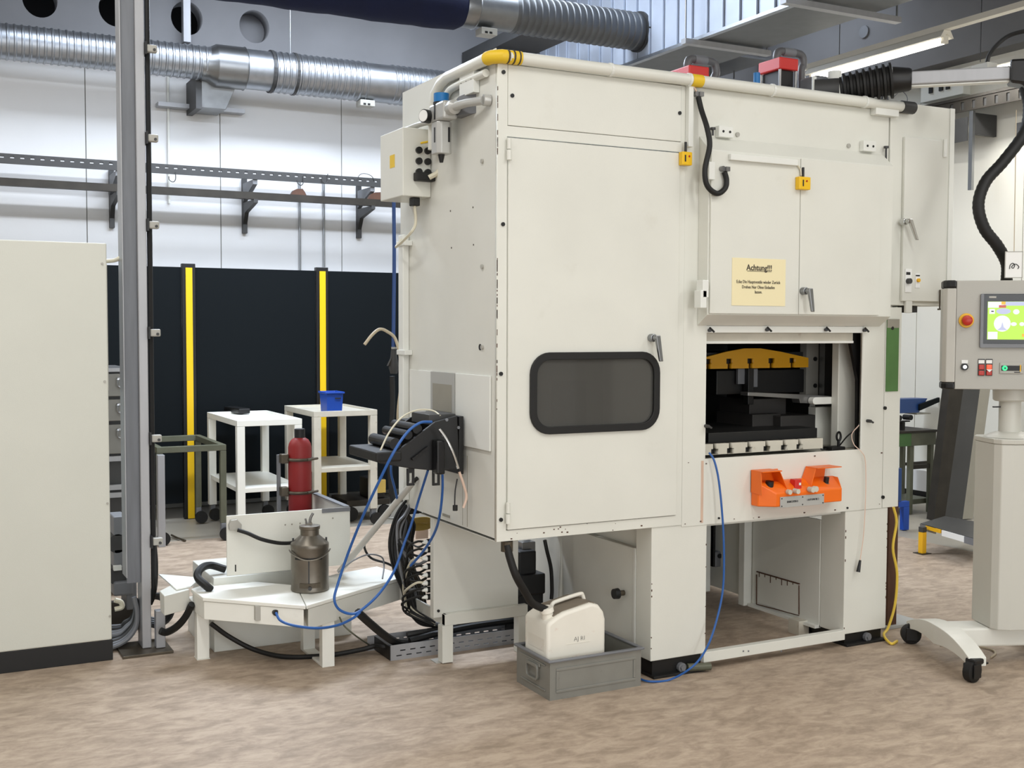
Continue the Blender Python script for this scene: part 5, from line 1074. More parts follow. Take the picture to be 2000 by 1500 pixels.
q = fy_(504, 1197); box('bracket_plate', 'grey_panel', be, q.x-.014, q.x+.014, q.y-.006, q.y+.02, q.z-.035, q.z+.035, .002)
q = fy_(539, 1197); MB().cyl((q.x, q.y-.004, q.z), (q.x, q.y+.03, q.z), .014, n=16).build('grommet', 'black', be)
# cabinet behind bench (coolant box)
yb2 = 5.62
wc = thing('coolant_cabinet', 'cream sheet steel cabinet with open rim standing behind the low bench', 'cabinet', (1.6, 5.9, 0))
def wq(a, b, y=yb2): return PY(a, b, y)
u0, u1 = wq(433, 1010), wq(671, 1010); zu1 = wq(433, 1005).z; zu0 = wq(433, 1125).z
box('front_panel', 'cream', wc, u0.x, u1.x, yb2-.10, yb2-.09, PY(500, 1120, yb2-.1).z, PY(550, 1000, yb2-.1).z, .002)
zft = PY(550, 1000, yb2-.1).z
dep = PX(637, 972, wq(655, 980).x).y
sx_ = PY(671, 1010, yb2-.1).x; PYb = max(6.1, min(6.6, PX(637, 972, sx_-.0).y))
box('side_panel', 'cream_side', wc, u1.x-.012, u1.x-.001, yb2-.089, PYb, PY(500, 1120, yb2-.1).z, zft)
box('inner_floor', 'grey_mid', wc, u1.x-.42, u1.x-.013, yb2-.08, PYb-.011, zft-.10, zft-.095)
box('side_rim', 'grey_mid', wc, u1.x-.03, u1.x, yb2-.089, PYb, zft+.0005, zft+.006)
a1 = PY(629, 1000, yb2-.102).x; box('grey_rim', 'grey_mid', wc, a1, u1.x+.0, yb2-.104, yb2-.1005, zft-.020, zft+.001)
l0, l1 = PY(410, 1270, yb2).x, PY(597, 1257, yb2).x
box('base_body', 'cream_side', wc, PZ(421, 1277).x, PZ(597, 1257).x+.03, yb2, 6.1, 0, PY(500, 1130, yb2-.1).z, .003)
box('base_body', 'cream_side', wc, PZ(597, 1257).x+.032, PZ(698, 1247).x, yb2+.01, 6.1, 0, .19, .003)
box('base_side', 'cream_side', wc, PZ(412, 1266).x-.03, PZ(421, 1277).x-.001, yb2+.08, 6.1, 0, .18)
q = PY(459, 1026, yb2-.11); sc = MB().prism([(q.x-.030, q.z-.020), (q.x+.028, q.z-.026), (q.x+.030, q.z+.004), (q.x+.008, q.z+.030), (q.x-.022, q.z+.028), (q.x-.032, q.z+.006)], 'y', yb2-.125, yb2-.1005).build('socket_cover', 'grey_panel', wc, .003)
q = PY(460, 1110, yb2-.1); box('slot', 'black', wc, q.x-.003, q.x+.003, yb2-.1015, yb2-.0995, q.z-.016, q.z+.018)
for (a, b) in ((557, 1025), (570, 1024), (586, 1022), (597, 1021), (650, 1012)): q = PY(a, b, yb2-.1); MB().cyl((q.x, yb2-.1015, q.z), (q.x, yb2-.0995, q.z), .004, n=8).build('screw_hole', 'interior_grey', wc)
tubething('dark_hose', 'rubber', [PY(464, 1035, yb2-.14), PY(485, 1042, yb2-.15), PY(510, 1053, yb2-.16), PY(540, 1060, yb2-.15), PY(562, 1061, yb2-.14), PY(574, 1059, yb2-.12)], .0095, 'black hose sagging across the coolant cabinet front', 'hose')
# milk can
mx, my = PZ(618, 1160, bz).x, PZ(618, 1160, bz).y+.10
mc = thing('metal_can', 'worn metal milk-type can with sight slot and tap standing on the bench', 'can', (mx, my, bz))
ppx = 2234/ray(618, 1100).normalized().dot(FW)/1.0
wd = (Vector((mx, my, bz+.1))-CAM).dot(FW); px2m = wd/F
rc = 37*px2m; hbody = 93*px2m
MB()._l([(rc*.96, .0), (rc, .004), (rc, .012), (rc*.985, .016), (rc*.985, hbody*.88), (rc, hbody*.90), (rc, hbody*.98), (rc*.97, hbody), (rc*.52, hbody+14*px2m), (rc*.49, hbody+15*px2m), (rc*.49, hbody+26*px2m), (rc*.54, hbody+27*px2m), (rc*.55, hbody+33*px2m), (rc*.3, hbody+35*px2m)], (mx, my, bz+.001), 32).build('body', 'can_metal', mc, smooth=True)
zt_c = bz+hbody+35*px2m
dirc = Vector((-mx, -my, 0)).normalized(); perp = Vector((-dirc.y, dirc.x, 0))
MB().bar(Vector((mx, my, zt_c-.002))-perp*.02, Vector((mx, my, zt_c-.002))+perp*.012+Vector((0, 0, .008)), .018, .012).build('lid_clamp', 'can_metal', mc)
MB().tube([Vector((mx, my, zt_c)), Vector((mx, my, zt_c+.03))+perp*.004, Vector((mx, my, zt_c+.055))+perp*.016], .007, 8).tube([Vector((mx, my, zt_c))-perp*.012, Vector((mx, my, zt_c+.03))-perp*.02], .005, 8).build('lid_lever', 'tool_steel', mc, smooth=True)
f0 = Vector((mx, my, 0))+dirc*rc
for s in (-1, 1):
    e0 = Vector((mx, my, bz+hbody*.99))+perp*rc*.86*s; MB().cyl(e0, e0+Vector((0, 0, .026)), .005, n=8).build('ear', 'grey_dark', mc)
band = [Vector((mx, my, bz+hbody*(.70+.16*abs(math.sin(t))**2)))+(dirc*math.cos(t)+perp*math.sin(t))*(rc+.006) for t in [math.radians(v) for v in range(-85, 86, 17)]]
MB().tube(band, .0035, 6).build('carry_handle', 'can_metal', mc, smooth=True)
def patch(a0, a1_, z0, z1, off, m, nm, n=6):
    ts = [math.radians(a0+(a1_-a0)*i/n) for i in range(n+1)]
    lo = [Vector((mx, my, bz+z0))+(dirc*math.cos(t)+perp*math.sin(t))*(rc+off) for t in ts]; li = [Vector((mx, my, bz+z0))+(dirc*math.cos(t)+perp*math.sin(t))*(rc-.004) for t in ts[::-1]]
    up_ = Vector((0, 0, z1-z0)); MB().hexa(lo+li, [p+up_ for p in lo+li]).build(nm, m, mc)
patch(-48, 38, hbody*.70, hbody*.74, .002, 'black', 'slot_top'); patch(-5, -1, hbody*.2, hbody*.70, .001, 'grey_dark', 'weld_seam', 2)
patch(-30, 30, .028, .05, .008, 'brown_bracket', 'tap_guard')
q = Vector((mx, my, bz+.03))+dirc*(rc+.006)-perp*.0; MB().cyl(q, q+dirc*.022, .009, n=10).build('tap', 'grey_dark', mc)
# ================================================================== red gas cylinder with clamps
yg = 6.02; q = PY(586, 950, yg); wg = (q-CAM).dot(FW)/F; rg = 22.5*wg; z0g, z1g = zft-.093, PY(586, 873, yg).z
gc = thing('gas_cylinder', 'dark red gas cylinder with black cap clamped upright behind the coolant cabinet', 'cylinder', (q.x, yg, z0g))
MB()._l([(rg*.9, 0), (rg, .01), (rg, z1g-z0g), (rg*.93, z1g-z0g+.02), (rg*.75, z1g-z0g+.04), (rg*.45, z1g-z0g+.052), (rg*.33, z1g-z0g+.056)], (q.x, yg, z0g), 28).build('body', 'red', gc, smooth=True)
MB().cyl((q.x, yg, z1g+.040), (q.x, yg, z1g+.100), rg*.46, n=18).build('cap', 'black', gc, .003, smooth=True)
for b in (896, 960):
    z = PY(586, b, yg).z; MB().rings([(q.x+(rg+.006)*math.cos(t), yg+(rg+.006)*math.sin(t), z) for t in [2*math.pi*i/24 for i in range(25)]], [.009]*25, 6).build('clamp_band', 'brown_bracket', gc, smooth=True)
    box('clamp_block', 'brown_bracket', gc, q.x-rg-.045, q.x-rg-.004, yg-.02, yg+.03, z-.02, z+.03, .005); MB().cyl((q.x+rg*.3, yg-rg-.012, z), (q.x+rg+.03, yg-.02, z), .007, n=8).build('clamp_screw', 'brown_bracket', gc)
box('mounting_bar', 'grey_mid', gc, q.x-rg-.05, q.x-rg-.035, yg+.031, yg+.06, z0g, PY(586, 888, yg).z)
# ================================================================== trolleys
def trolley(name, lab, cat, x0, x1, y0, y1, zt, zs, m, cast=True, tray=True, th=.045, group=None, shelf_m=None, leg=.06):
    t = thing(name, lab, cat, ((x0+x1)/2, (y0+y1)/2, 0), group)
    zl = .13 if cast else 0
    for i, (x, y) in enumerate(((x0, y0), (x1-leg, y0), (x1-leg, y1-leg), (x0, y1-leg))):
        box('leg', m, t, x, x+leg, y, y+leg, zl, zt-th-.001, .003)
        if cast:
            cx, cyy = x+leg/2, y+leg/2
            fk = box('caster_fork', 'grey_mid', t, cx-.02, cx+.02, cyy-.025, cyy+.025, .055, zl-.001, .003)
            MB().cyl((cx-.016+.03, cyy-.03, .05), (cx-.016+.03, cyy-.058, .05), .05, n=20).build('wheel', 'rubber', fk, smooth=True)
    if tray:
        box('top_tray', shelf_m or m, t, x0+.002, x1-.002, y0+.002, y1-.002, zt-th, zt-.018)
        for a in ((x0, x1, y0, y0+.012), (x0, x1, y1-.012, y1), (x0, x0+.012, y0+.012, y1-.012), (x1-.012, x1, y0+.012, y1-.012)): box('top_rim', m, t, *a, zt-th, zt, .002)
    else:
        for a in ((x0, x1, y0, y0+leg), (x0, x1, y1-leg, y1), (x0, x0+leg, y0+leg, y1-leg), (x1-leg, x1, y0+leg, y1-leg)): box('top_frame', m, t, *a, zt-th, zt, .003)
    if zs: box('lower_shelf', shelf_m or m, t, x0+.012, x1-.012, y0+.004, y1-.004, zs-.035, zs, .002); 
    return t
yt = 8.6
ta = PY(463, 825, yt); tb = PY(590, 812, yt); zt1 = PY(463, 822, yt).z
def back(a, b, x): q = PX(a, b, x); return q.y
y1b = min(max(PZ(408, 800, zt1).y, yt+.4), 9.6)
zt1 = PZ(0, 0, 0).z if False else zt1
trolley('trolley', 'white steel trolley with two trays and a black tool on top, left one', 'trolley', ta.x, tb.x, yt, y1b, zt1, PY(463, 955, yt).z, 'white_paint', group=None)
print('trolley1', ta, tb, zt1, y1b)
yt2 = 8.75
tc, td = PY(613, 805, yt2), PY(737, 800, yt2); zt2_ = PY(613, 804, yt2).z; y2b = min(PZ(548, 792, zt2_).y, 9.6)
trolley('trolley', 'white steel trolley with a blue bin on top, right one', 'trolley', tc.x, td.x, yt2, y2b, zt2_, PY(680, 912, yt2).z, 'dirty_white')
print('trolley2', tc, td, zt2_, y2b)
q = PZ(463, 800, zt1-.01); q2 = PZ(478, 806, zt1-.01)
tl_ = tag(MB().bar(PZ(446, 798, zt1+.012), PZ(478, 803, zt1+.012), .10, .045).build('tool_case', 'black', None, .01), 'black oblong tool case lying on the left white trolley', 'case')
q = PY(652, 800, yt2+.08); hz_ = PY(652, 769, yt2+.08).z
bb = thing('blue_bin', 'small blue plastic storage bin on the right white trolley', 'bin', (q.x, yt2+.14, zt2_-.018)); zq = zt2_-.016
w2 = 17*((q-CAM).dot(FW)/F)
MB().hexa([(q.x-w2*.9, yt2+.06, zq), (q.x+w2*.9, yt2+.06, zq), (q.x+w2*.9, yt2+.22, zq), (q.x-w2*.9, yt2+.22, zq)], [(q.x-w2, yt2+.05, hz_), (q.x+w2, yt2+.05, hz_), (q.x+w2, yt2+.23, hz_), (q.x-w2, yt2+.23, hz_)]).build('body', 'blue_bin', bb, .004)
MB().plate([(q.x-w2-.01, yt2+.04), (q.x+w2+.01, yt2+.04), (q.x+w2+.01, yt2+.24), (q.x-w2-.01, yt2+.24)], [[(q.x-w2+.01, yt2+.06), (q.x+w2-.01, yt2+.06), (q.x+w2-.01, yt2+.22), (q.x-w2+.01, yt2+.22)]], 'z', hz_+.001, hz_+.016).build('rim', 'blue_bin', bb, .003)
box('handle_slot', 'ink_dark', bb, q.x+.0, q.x+w2*.7, yt2+.045, yt2+.049, hz_-.04, hz_-.03)
ys2 = 8.6
sa_, sb_ = PY(306, 880, ys2), PY(442, 872, ys2); zst = PY(442, 868, ys2).z
trolley('frame_trolley', 'olive-grey steel frame trolley without top plate beside the column', 'trolley', sa_.x, sb_.x, ys2, 9.5, zst, None, 'sage', tray=False, leg=.045)
q = PY(313, 900, ys2-.04); tag(MB().box(q.x-.025, q.x+.025, ys2-.08, ys2-.02, 0.0, PY(313, 888, ys2-.04).z).build('grey_post', 'alu_paint', None, .003), 'light grey square post in front of the olive frame trolley', 'post')
tubething('floor_lever', 'brown_bracket', [PZ(335, 1045, .01), PZ(345, 1050, .01), PZ(362, 1056, .01)], .008, 'small brown rod lying on the floor by the olive trolley wheel', 'rod')
# dark cart behind right trolley
yk = 9.0; k0, k1 = PY(676, 1035, yk), PY(742, 1035, yk)
dc = thing('low_cart', 'low dark cart with small cream box behind the diagonal rod', 'cart', ((k0.x+k1.x)/2, yk, 0))
box('deck', 'rack_dark', dc, PY(676, 990, yk).x, PY(760, 990, yk).x, yk-.02, yk+.38, .12, .17, .004)
box('motor', 'black', dc, PY(722, 990, yk).x, PY(752, 990, yk).x, yk+.0, yk+.25, .171, .34, .01); box('cream_box', 'wire_gold', dc, PY(735, 980, yk).x, PY(752, 980, yk).x, yk-.02, yk-.001, .22, .33, .003)
for x in (PY(684, 990, yk).x, PY(750, 990, yk).x): MB().cyl((x, yk-.03, .06), (x, yk, .06), .06, n=18).build('wheel', 'rubber', dc, smooth=True)
q = PY(731, 1000, yk-.06); box('white_tag', 'paper_white', dc, q.x-.03, q.x+.03, yk-.026, yk-.021, .125, .165)
# ================================================================== steel column with cable clamps
yp = 5.80; XQ = lambda a, b: PY(a, b, yp).x
xa_, xb_ = .903, 1.008
col = thing('steel_column', 'tall grey steel column with black base plate in front of the back area', 'column', (.955, yp+.06, 0))
zfl = PY(262, 1128, yp).z
box('flange', 'alu_paint', col, xa_-.006, xa_-.001, yp, yp+.12, zfl, 5.19, .001)
box('web', 'post_dark', col, xa_-.0005, .9675, yp+.02, yp+.03, zfl-.03, 5.19)
box('box_section', 'alu_paint', col, .968, 1.012, yp-.004, yp+.12, .014, 5.19, .004)
box('base_plate', 'brown_bracket', col, .86, 1.10, yp-.10, yp+.16, 0, .013, .002)
tubething('column_cable', 'rubber', [(1.032, yp+.03, z) for z in (5.19, 3.5, 2.0, .9, .5, .3)], .013, 'black cable running down the right side of the steel column', 'cable')
for i, b in enumerate((97, 271, 440, 650, 856, 1057)):
    q = PY(292, b, yp+.01)
    cl = thing('cable_clamp', 'grey plastic clamp on the steel column, %s from the top' % ['first', 'second', 'third', 'fourth', 'fifth', 'sixth'][i], 'clamp', (1.04, yp, q.z-.02), 'cable clamps on the column')
    box('bracket', 'black', cl, 1.0125, 1.020, yp-.03, yp+.05, q.z-.03, q.z+.03); box('clamp_body', 'grey_panel', cl, 1.0205, 1.070, yp-.025, yp+.010, q.z-.018, q.z+.018, .006)
    MB().cyl((1.055, yp-.031, q.z-.006), (1.055, yp-.0255, q.z-.006), .007, n=8).build('screw', 'grey_dark', cl)
tag(box('grey_pipe_box', 'alu_paint', None, 1.03, 1.075, yp-.03, yp+.02, .014, .20, .003), 'short light grey box section standing on the column base plate', 'box section')
# left big cabinet
cb = thing('switch_cabinet', 'large cream switch cabinet with black plinth at the left edge', 'cabinet', (.3, 6.0, 0))
box('body', 'cab_cream', cb, -.8, .813, 5.712, 6.25, .10, 1.999, .006); box('plinth', 'black', cb, -.8, .817, 5.714, 6.24, 0, .0995, .002)
for b in (515, 745, 983, 1203): q = PY(203+(b-515)*.022, b, 5.711); MB().cyl((q.x-.008, 5.7075, q.z), (q.x-.008, 5.712, q.z), .006, n=8).build('screw_cap', 'grey_panel', cb)
MB().box(.814, .818, 5.74, 6.2, 1.3, 1.9).build('side_gasket', 'grey_panel', cb)
tubething('cream_conduit', 'cream_cable', [PY(207, 510, 5.9), PY(225, 508, 5.9), PY(240, 500, 5.9), PY(256, 490, 5.9), PY(262, 488, 5.92)], .010, 'short cream conduit from the cabinet top corner to the column', 'conduit')
# drawers behind the column
yw = 7.1
dw = thing('drawer_rack', 'grey steel rack with pull drawers between cabinet and column', 'drawer rack', (1.25, 7.3, 0))
wx0_, wx1_ = PY(190, 800, yw).x, PY(252, 800, yw).x
box('frame', 'grey_dark', dw, wx0_, wx1_, yw+.02, yw+.5, .03, PY(225, 718, yw).z, .003)
box('top_edge', 'alu_paint', dw, wx0_-.0, wx1_, yw-.005, yw+.018, PY(225, 726, yw).z, PY(225, 719, yw).z)
for (b0, b1) in ((730, 774), (780, 822), (829, 886)):
    z1, z0 = PY(225, b0, yw).z, PY(225, b1, yw).z
    d0_ = box('drawer', 'drawer_grey', dw, wx0_+.0, wx1_-.0, yw-.012, yw+.018, z0, z1, .004); q = PY(240, (b0+b1)/2-4, yw-.02)
    MB().tube([(q.x-.03, yw-.013, z1-.03), (q.x-.03, yw-.035, z1-.035), (q.x-.026, yw-.035, z1-.075), (q.x+.03, yw-.035, z1-.075), (q.x+.034, yw-.013, z1-.03)], .006, 6).build('handle', 'steel', d0_); box('label_holder', 'steel', d0_, q.x-.03, q.x+.04, yw-.022, yw-.0125, z1-.035, z1-.022)
for b in (895, 951, 966): 
    z = PY(225, b, yw-.01).z; box('rail', 'alu_paint', dw, wx0_, wx1_, yw-.012, yw+.015, z-.018, z+.012)
# grey feed machine low behind column
yv = 6.25
ul = thing('roll_straightener', 'grey roller machine behind the steel column near the floor', 'machine unit', (1.05, yv, 0))
def ub(nm, m, a0, b0, a1_, b1_, y, dp, bv=.006): p, q = PY(a0, b0, y), PY(a1_, b1_, y); return box(nm, m, ul, p.x, q.x, y, y+dp, q.z, p.z, bv)
ub('top_cover', 'grey_plastic', 222, 1010, 248, 1047, yv, .18); ub('mid_cover', 'grey_plastic', 222, 1073, 254, 1108, yv, .18); ub('lower_cover', 'grey_plastic', 222, 1137, 262, 1162, yv-.02, .2, .012)
for b in (1060, 1122): 
    q = PY(228, b, yv+.03); MB().cyl((q.x, yv+.0, q.z), (q.x, yv+.16, q.z), .05, n=20).build('roller', 'grey_dark', ul, smooth=True)
ub('side_frame', 'grey_mid', 246, 1060, 268, 1190, yv-.01, .19); q = PY(240, 1195, yv); box('base', 'rack_dark', ul, q.x-.16, q.x+.10, yv, yv+.2, 0, q.z+.02)
ub('white_clip', 'cream_light', 222, 1106, 238, 1114, yv-.03, .03, .002)
GQ = 'grey cables coiled at the column foot'
random.seed(11)
for i in range(8):
    m = ['grey_mid', 'grey_plastic', 'grey_dark', 'rubber', 'grey_plastic', 'grey_mid', 'rubber', 'grey_dark'][i]; y = 5.86+.02*i
    tubething('coiled_cable', m, [PY(262+i*1.0, 1166+i*1.5, y), PY(268-i*.8, 1195, y), PY(266-i*1.5, 1222-i*2, y), PY(254-i*1.5, 1243-i*4, y), PY(236, 1257-i*5, y), PY(214, 1266-i*6, y)], .010 if i % 2 else .0125, '%s cable curving around the column foot, strand %s from outside' % ({'grey_mid': 'mid grey', 'grey_plastic': 'grey', 'grey_dark': 'dark grey', 'rubber': 'black'}[m], ['one', 'two', 'three', 'four', 'five', 'six', 'seven', 'eight'][i]), 'cable', GQ, n=8)
tubething('coiled_cable', 'cream_cable', [PY(224, 1172, 6.0), PY(236, 1176, 6.0), PY(238, 1186, 6.0), PY(224, 1190, 6.0)], .013, 'short cream cable stub beside the black coil near the cabinet', 'cable')
tubething('dark_hose', 'rubber', [PY(300, 1060, 6.0), PY(303, 1100, 6.0), PY(302, 1140, 6.0), PY(298, 1165, 6.0), PY(292, 1180, 6.0)], .015, 'black hose running down to the floor right of the steel column', 'hose')
q = PY(306, 1192, 6.0); ck = MB()
for k in range(5): ck.rings([(q.x+(.085-.008*k)*math.cos(t), 6.0+.012*k, q.z+(.085-.008*k)*math.sin(t)) for t in [2*math.pi*i/22 for i in range(23)]], [.008]*23, 6)
tag(ck.build('hose_coil', 'grey_dark', None, smooth=True), 'round dark coil of cable hanging right behind the column foot', 'coil')
# ================================================================== control panel on wheeled pedestal
aB = math.radians(22.5)
C0 = Vector((4.64, 3.78, 0)); CX = .035
# pedestal local frame: x along cross beam
XB = Matrix.Translation(C0) @ Matrix.Rotation(-aB, 4, 'Z')
ped = thing('control_pedestal', 'light grey wheeled pedestal with screen control panel at the right edge', 'control panel', (C0.x, C0.y, 0))
def lb(): return MB(XB)
q = PZ(1950, 1213, .175)
# column
wcl = .122
colp = [(-wcl, -.09), (-wcl+.02, -.125), (-.05, -.14), (.05, -.14), (wcl-.02, -.125), (wcl, -.09), (wcl, .09), (wcl-.03, .13), (-wcl+.03, .13), (-wcl, .09)]
zct = PY(1950, 855, 3.72).z
colp = [(x+CX, y) for x, y in colp]
lb().prism(colp, 'z', .178, zct-.03).build('column', 'pedestal', ped, .004)
lb().hexa([(CX+(x-CX)*1.03, y*1.03, zct-.029) for x, y in colp], [(CX+(x-CX)*1.05, y*1.05, zct-.005) for x, y in colp]).build('column_cap', 'pedestal', ped, .004)
lb().rings([(CX, 0, zct-.004), (CX, 0, zct+.008), (CX, 0, zct+.022)], [.118, .095, .055], 24).build('cap_dome', 'pedestal', ped, smooth=True)
zp0 = PY(1940, 762, 3.80).z
lb().cyl((CX, 0, zct+.01), (CX, 0, zp0-.03), .050, n=24).build('neck', 'pedestal', ped, smooth=True)
lb().rings([(CX, 0, zp0-.052), (CX, 0, zp0-.045), (CX, 0, zp0+.01)], [.070, .078, .080], 24).build('neck_collar', 'pedestal', ped, smooth=True)
lb().bar((CX-.049, 0, zct+.14), (CX-.085, 0, zct+.14), .012, .006).build('clamp_lever', 'black', ped)
# base
lb().box(-.26, .30, -.075, .075, .085, .176).build('cross_beam', 'base_white', ped, .010)
def foot(xc, front=True):
    n = 14; L_ = .33; top = []; 
    for i in range(n+1):
        t = -1+2*i/n; y = t*L_; z = .178-.068*abs(t)**2.2; top.append((y, z+.0))
    mb = MB(XB)
    for i in range(n):
        (y0, z0), (y1, z1) = top[i], top[i+1]; t0, t1 = abs(y0/L_), abs(y1/L_)
        w0, w1 = .052-.010*t0, .052-.010*t1; h0, h1 = (.095-.055*t0), (.095-.055*t1)
        mb.hexa([(xc-w0, y0, z0-h0), (xc+w0, y0, z0-h0), (xc+w0, y0, z0), (xc-w0, y0, z0)], [(xc-w1, y1, z1-h1), (xc+w1, y1, z1-h1), (xc+w1, y1, z1), (xc-w1, y1, z1)])
    bmesh.ops.remove_doubles(mb.bm, verts=mb.bm.verts, dist=1e-4)
    return mb.build('foot_arm', 'base_white', ped, .003)
foot(-.27); foot(.31)
def caster(xc, yc, ang):
    X = XB @ Matrix.Translation((xc, yc, 0)) @ Matrix.Rotation(ang, 4, 'Z') 
    fk = MB(X).box(-.028, .028, -.028, .045, .078, .108).build('caster_housing', 'black', ped, .008)
    MB(X).box(-.030, -.022, -.0, .055, .02, .085).box(.022, .030, -.0, .055, .02, .085).build('caster_fork', 'black', fk, .003)
    MB(X).rings([(-.02, .028, .050), (-.017, .028, .050), (.017, .028, .050), (.02, .028, .050)], [.044, .050, .050, .044], 24).build('wheel', 'rubber', fk, smooth=True)
    MB(X).cyl((-.0215, .028, .050), (.0215, .028, .050), .018, n=16).build('hub', 'grey_dark', fk)
    MB(X).box(-.02, .02, -.07, -.028, .070, .078).build('brake_lever', 'black', fk, .002)
caster(-.27, -.315, math.radians(120)); caster(-.27, .30, math.radians(75)); caster(.31, .30, math.radians(20)); caster(.31, -.315, math.radians(-40))
# panel
aP = math.radians(39)
PL = Vector((4.375, 3.83, 0))
XP = Matrix.Translation(PL) @ Matrix.Rotation(-aP, 4, 'Z')
dP = Vector((math.cos(aP), -math.sin(aP), 0)); nP = Vector((-math.sin(aP), -math.cos(aP), 0))
def PP(a, b, off=0):     # point on the panel front plane, in local (x, z)
    r = ray(a, b); t = (PL+nP*off-CAM).dot(nP)/r.dot(nP); p = CAM+r*t-PL; return p.dot(dP), p.z
xl0, zpt = PP(1869, 548); _, zpb = PP(1869, 760)
PW = .60
print('panel', xl0, zpt, zpb)
lp = lambda: MB(XP)
lp().box(xl0, xl0+PW, 0.0, .13, zpb, zpt).build('housing', 'grey_panel', ped, .003)
xs0, _ = PP(1846, 600)
lp().prism([(xs0+.01, .005), (xl0-.001, -.004), (xl0-.001, .125), (xs0, .125), (xs0-.004, .03)], 'z', zpb+.032, zpt-.036).build('side_grip', 'panel_side', ped, .004)
lp().prism([(xs0+.01, .003), (xl0-.001, -.006), (xl0-.001, .13), (xs0, .13), (xs0-.006, .03)], 'z', zpt-.0355, zpt+.002).build('corner_cap', 'black', ped, .008)
lp().prism([(xs0+.01, .003), (xl0-.001, -.006), (xl0-.001, .13), (xs0, .13), (xs0-.006, .03)], 'z', zpb-.002, zpb+.0315).build('corner_cap', 'black', ped, .008)
# screen
sx0_, sz1 = PP(1915, 574); _, sz0 = PP(1914, 679); SW = .40
sc = lp().plate(rrect(sx0_, sx0_+SW, sz0, sz1, .006, 3), [[(sx0_+.014, sz0+.018), (sx0_+SW-.014, sz0+.018), (sx0_+SW-.014, sz1-.002-.0), (sx0_+.014, sz1-.002)]], 'y', -.014, -.0005).build('screen_bezel', 'grey_mid', ped, .001)
lp().box(sx0_+.0145, sx0_+SW-.0145, -.009, -.001, sz0+.0185, sz1-.0025).build('screen_surround', 'black_gloss', sc)
def sb(nm, m, a0, b0, a1_, b1_, lvl=0):
    x0_, z1_ = PP(a0, b0, .01); x1_, z0_ = PP(a1_, b1_, .01); return lp().box(x0_, x1_, -.0096-.0003*lvl, -.0092, z0_, z1_).build(nm, m, sc)
gx0, gz1 = PP(1929.5, 589, .01); gx1 = sx0_+SW-.03; _, gz0 = PP(1929, 663, .01)
lp().box(gx0, gx1, -.0094, -.0091, gz0, gz1).build('display', 'screen_green', sc, label='lit green display')
sb('display_bar', 'screen_white', 1930, 589.5, 1960, 601, 1); lp().box(PP(1960, 590, .01)[0], gx1, -.0099, -.0092, PP(1960, 597, .01)[1], gz1-.001).build('display_bar', 'screen_violet', sc)
sb('display_icon', 'screen_yellow', 1956, 589, 1964, 595, 2); sb('display_icon', 'screen_red', 1951, 596, 1965, 601, 2)
sb('display_field', 'screen_white', 1932.5, 603.5, 1943, 613, 1); sb('display_field', 'screen_white', 1929.5, 648, 1948, 662.5, 1); sb('display_text', 'ink_dark', 1936, 607, 1941, 609, 2)
for (a, b, rx2, rz2, m) in ((1960, 608, .032, .014, 'screen_violet'), (1957.5, 632, .037, .038, 'screen_white'), (1985, 609, .014, .012, 'screen_white'), (1980, 633, .013, .009, 'screen_white'), (1996, 633, .011, .009, 'screen_white')):
    x, z = PP(a, b, .01); lp().prism([(x+rx2*math.cos(t), z+rz2*math.sin(t)) for t in [2*math.pi*i/24 for i in range(24)]], 'y', -.0100, -.0092).build('display_dial', m, sc)
x, z = PP(1957.5, 644, .01); lp().prism([(x-.022, z-.002), (x+.022, z-.002), (x+.006, z+.012), (x, z+.036), (x-.006, z+.012)], 'y', -.0106, -.0101).build('display_pointer', 'screen_violet', sc)
sb('maker_plate', 'grey_panel', 1932, 578.5, 1946, 582, 0); sb('display_icon', 'screen_yellow', 1996, 652, 2004, 658, 2)
# emergency stop
x, z = PP(1887, 626); 
es = lp().cyl((x, -.001, z), (x, -.008, z), .034, n=28).build('emergency_stop_ring', 'estop_yellow', ped, .002, smooth=True)
lp().cyl((x, -.008, z), (x, -.022, z), .016, n=20).build('button_stem', 'estop_red', es, smooth=True); lp().rings([(x, -.022, z), (x, -.025, z), (x, -.036, z), (x, -.040, z)], [.023, .0245, .023, .015], 24).build('mushroom_button', 'estop_red', es, smooth=True)
# key switch, buttons
x, z = PP(1883.5, 716.5); ks = lp().cyl((x, -.001, z), (x, -.012, z), .0165, n=20).build('key_switch', 'black', ped, smooth=True); lp().cyl((x, -.012, z), (x, -.016, z), .009, n=14).build('lock_core', 'chrome', ks); x2, z2 = PP(1884, 706.5); lp().box(x2-.014, x2+.014, -.004, -.001, z2-.008, z2+.008).build('label_plate', 'paper_white', ks)
for i, a in enumerate((1916.5, 1931.5)):
    x, z = PP(a, 716.5); x2, z2 = PP(a, 728); bt_ = lp().box(x-.0155, x+.0155, -.004, -.001, z2-.014, PP(a, 701)[1]).build('button_frame', 'grey_dark', ped, .002)
    lp().box(x-.0125, x+.0125, -.010, -.0042, z-.013, z+.011).build('push_button', 'btn_red' if i == 0 else 'btn_lit', bt_, .003); lp().box(x-.0125, x+.0125, -.010, -.0042, z2-.012, z2+.010).build('push_button', 'btn_red', bt_, .003)
    x3, z3 = PP(a, 706.5); lp().box(x3-.013, x3+.013, -.006, -.0042, z3-.008, z3+.008).build('label_plate', 'paper_white', bt_)
    if i == 1: 
        x3, z3 = PP(a, 723); lp().prism([(x3-.014, z3+.004), (x3+.014, z3+.004), (x3, z3-.009)], 'y', -.012, -.0102).build('arrow_mark', 'paper_white', bt_)
x, z = PP(1975, 719); ss = lp().box(x-.052, x+.052, -.006, -.001, z-.026, z+.026).build('selector_plate', 'grey_panel', ped, .003); lp().box(x-.045, x+.043, -.0085, -.0062, z-.012, z+.012).build('selector_slot', 'black', ss, .004)
